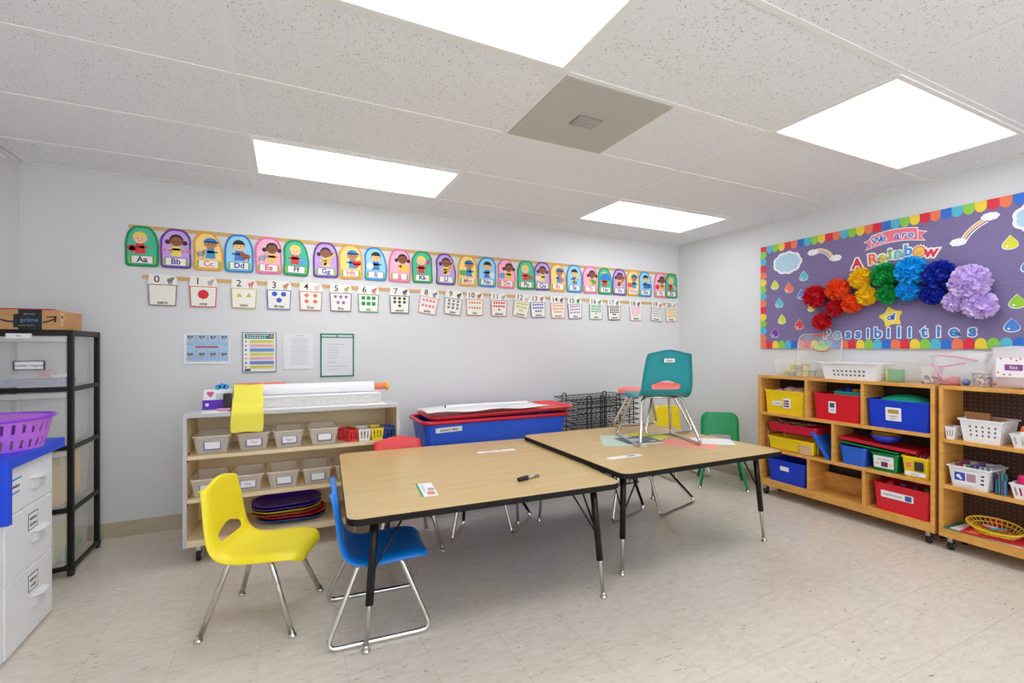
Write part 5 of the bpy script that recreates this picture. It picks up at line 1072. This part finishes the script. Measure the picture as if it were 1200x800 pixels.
o = flat('shipping_label', [rrect(.034, .070, .002)], P_('label_kraft', (216,180,130)), t, 0, .0008); o.matrix_basis = Matrix.Translation((.1505, -.12, .055)) @ Matrix.Rotation(PI/2, 4, 'Z') @ Matrix.Rotation(PI/2, 4, 'X')
text('label_marks', '|||||', .018, INK, o, 0, .015, .0008)
b = MB(); b.prism([(-.16,-.13),(.12,-.14),(.10,.10),(-.18,.12)], 0, .007)
o = obj('construction_paper', b, P_('crimson_sheet', (190,40,70), rough=.7)); o.matrix_world = Matrix.Translation((-1.245, 3.51, CZ+.1045)); tag(o, 'crimson paper sheet lying on top of the cardboard box', 'paper')
# white drawer chest with blue top
WX = -.985
t = thing('drawer_chest', 'white three-drawer plastic chest with black-framed labels, lower left', 'drawers', (WX-.20, 2.70, 0))
x1 = .20
WCH = P_('chest_white', (232,233,238), rough=.4)
obj('body', MB().box(-.20, x1-.012, -.225, .230, .012, .758), WCH, t, bev=.006)
obj('side_strip', MB().box(x1-.012, x1-.002, -.225, -.185, .012, .758), WCH, t, bev=.002)
for k, (a, c) in enumerate([(.012, .298), (.302, .560), (.564, .758)]):
    d_ = obj('drawer', MB().box(x1-.014, x1+.002, -.181, .232, a, c), WCH, t, bev=.004)
    zc = (a+c)/2+.005
    hh = obj('handle', MB().prism([(x1, .015), (x1+.034, .045), (x1+.036, .075), (x1+.034, .118), (x1, .148)], zc+.006, zc+.012), WHITEP, d_, bev=.002)
    obj('grip_recess', MB().prism([(x1+.001, .02), (x1+.020, .05), (x1+.020, .11), (x1+.001, .14)], zc-.045, zc+.006), mat('recess_grey', (214,215,220), .5), d_, bev=.012)
    M = Matrix.Translation((x1+.0022, 0, 0)) @ Matrix.Rotation(PI/2, 4, 'Z') @ Matrix.Rotation(PI/2, 4, 'X')
    if k < 2:
        l = flat('label_frame', [rrect(.086, .072, .002, cx=.045, cy=c-.070)], P_('label_dark', (70,72,76)), d_, 0, .0006); l.matrix_basis = M
        flat('label_face', [rrect(.076, .062, .001, cx=.045, cy=c-.070)], PAPER, l, .0006, .001)
        text('label_words', ['winter', 'winter'][k], .024, INK, l, .045, c-.058, .001); text('label_words', ['crafts', 'clothes'][k], .022, INK, l, .045, c-.084, .001)
    else:
        l = flat('label_face', [[(-.165,.645),(-.06,.648),(-.052,.700),(-.155,.700)]], PAPER, d_, 0, .0006); l.matrix_basis = M
        flat('label_stripes', [[(-.170,.694),(-.052,.698),(-.052,.706),(-.165,.703)], [(-.175,.640),(-.075,.644),(-.070,.652),(-.172,.649)]], P_('stripe_sky', (70,150,214)), l, .0006, .001); text('label_words', 'vocabulary', .022, P_('label_brown', (110,80,60)), l, -.118, .673, .001)
BT2 = P_('cabinet_blue', (14,70,224), rough=.4)
t = thing('blue_cover', 'bright blue plastic top tray lying over the white drawer chest', 'tray', (WX-.20, 2.72, 0))
obj('top_panel', MB().box(-.23, .232, -.235, .262, .760, .804), BT2, t, bev=.004)
e = obj('end_box', MB().box(.205, .236, -.237, -.232, .55, .804), BT2, t, bev=.002)
fr_ = MB(); 
for a in ((.236-.030, .236, .552, .804), (-.19, .206, .552, .580), (-.19, -.16, .552, .804)): fr_.box(a[0], a[1], -.262, -.2375, a[2], a[3])
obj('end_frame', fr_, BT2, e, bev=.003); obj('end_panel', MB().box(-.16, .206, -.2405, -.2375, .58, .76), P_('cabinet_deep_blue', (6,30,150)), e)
# purple basket
t = thing('oval_basket', 'translucent purple slotted basket with a rolled rim on the blue tray', 'basket', (-1.105, 2.735, .806))
PB = P_('basket_purple', (206,120,240), rough=.3, alpha=.80)
b = MB(); n = 96; lv = [0, .012, .045, .065, .072, .112, .128]; R_ = lambda z: .152+.032*z/.128
vs = [Vector((R_(z)*math.cos(2*PI*i/n), R_(z)*.92*math.sin(2*PI*i/n), z)) for z in lv for i in range(n)]
fs = [(j*n+i, j*n+(i+1)%n, (j+1)*n+(i+1)%n, (j+1)*n+i) for j in range(len(lv)-1) for i in range(n) if not (i % 3 == 1 and j in (1, 4))]
b.add(vs, fs); b.add([(.152*math.cos(2*PI*i/n), .152*.92*math.sin(2*PI*i/n), 0) for i in range(n)], [tuple(range(n))])
obj('basket_wall', b, PB, t, smooth=False, solid=.003)
obj('rim', MB().tube([(.190*math.cos(a), .176*math.sin(a), .128+.006*abs(math.cos(a))**3) for a in [2*PI*i/48 for i in range(48)]], .0065, 8, True), P_('basket_violet', (150,60,222), rough=.3), t, smooth=True)
obj('rim_flange', MB().loft([[Vector((r*math.cos(a), r*.93*math.sin(a), z)) for a in [2*PI*i/48 for i in range(48)]] for r, z in ((.183,.124),(.190,.130),(.190,.133),(.183,.128))]), PB, t)
for k in range(7):
    a = 2*PI*k/7; o = obj('wooden_piece', MB().box(-.035, .035, -.016, .016, 0, .03), P_('piece_%d' % (k%3), [(230,206,160),(190,130,90),(236,226,206)][k%3], rough=.6), bev=.004); o.location = (-1.105+.075*math.cos(a), 2.735+.07*math.sin(a), .812+.004*(k%2)); o.rotation_euler = (0, 0, a*1.7)
    tag(o, ['cream','brown','ivory'][k%3]+' wooden piece in the purple basket, '+['at its right','right of the back','at the back left','at the far left','at the front left','at the front','at the front right'][k], 'toy', 'pieces in the purple basket')
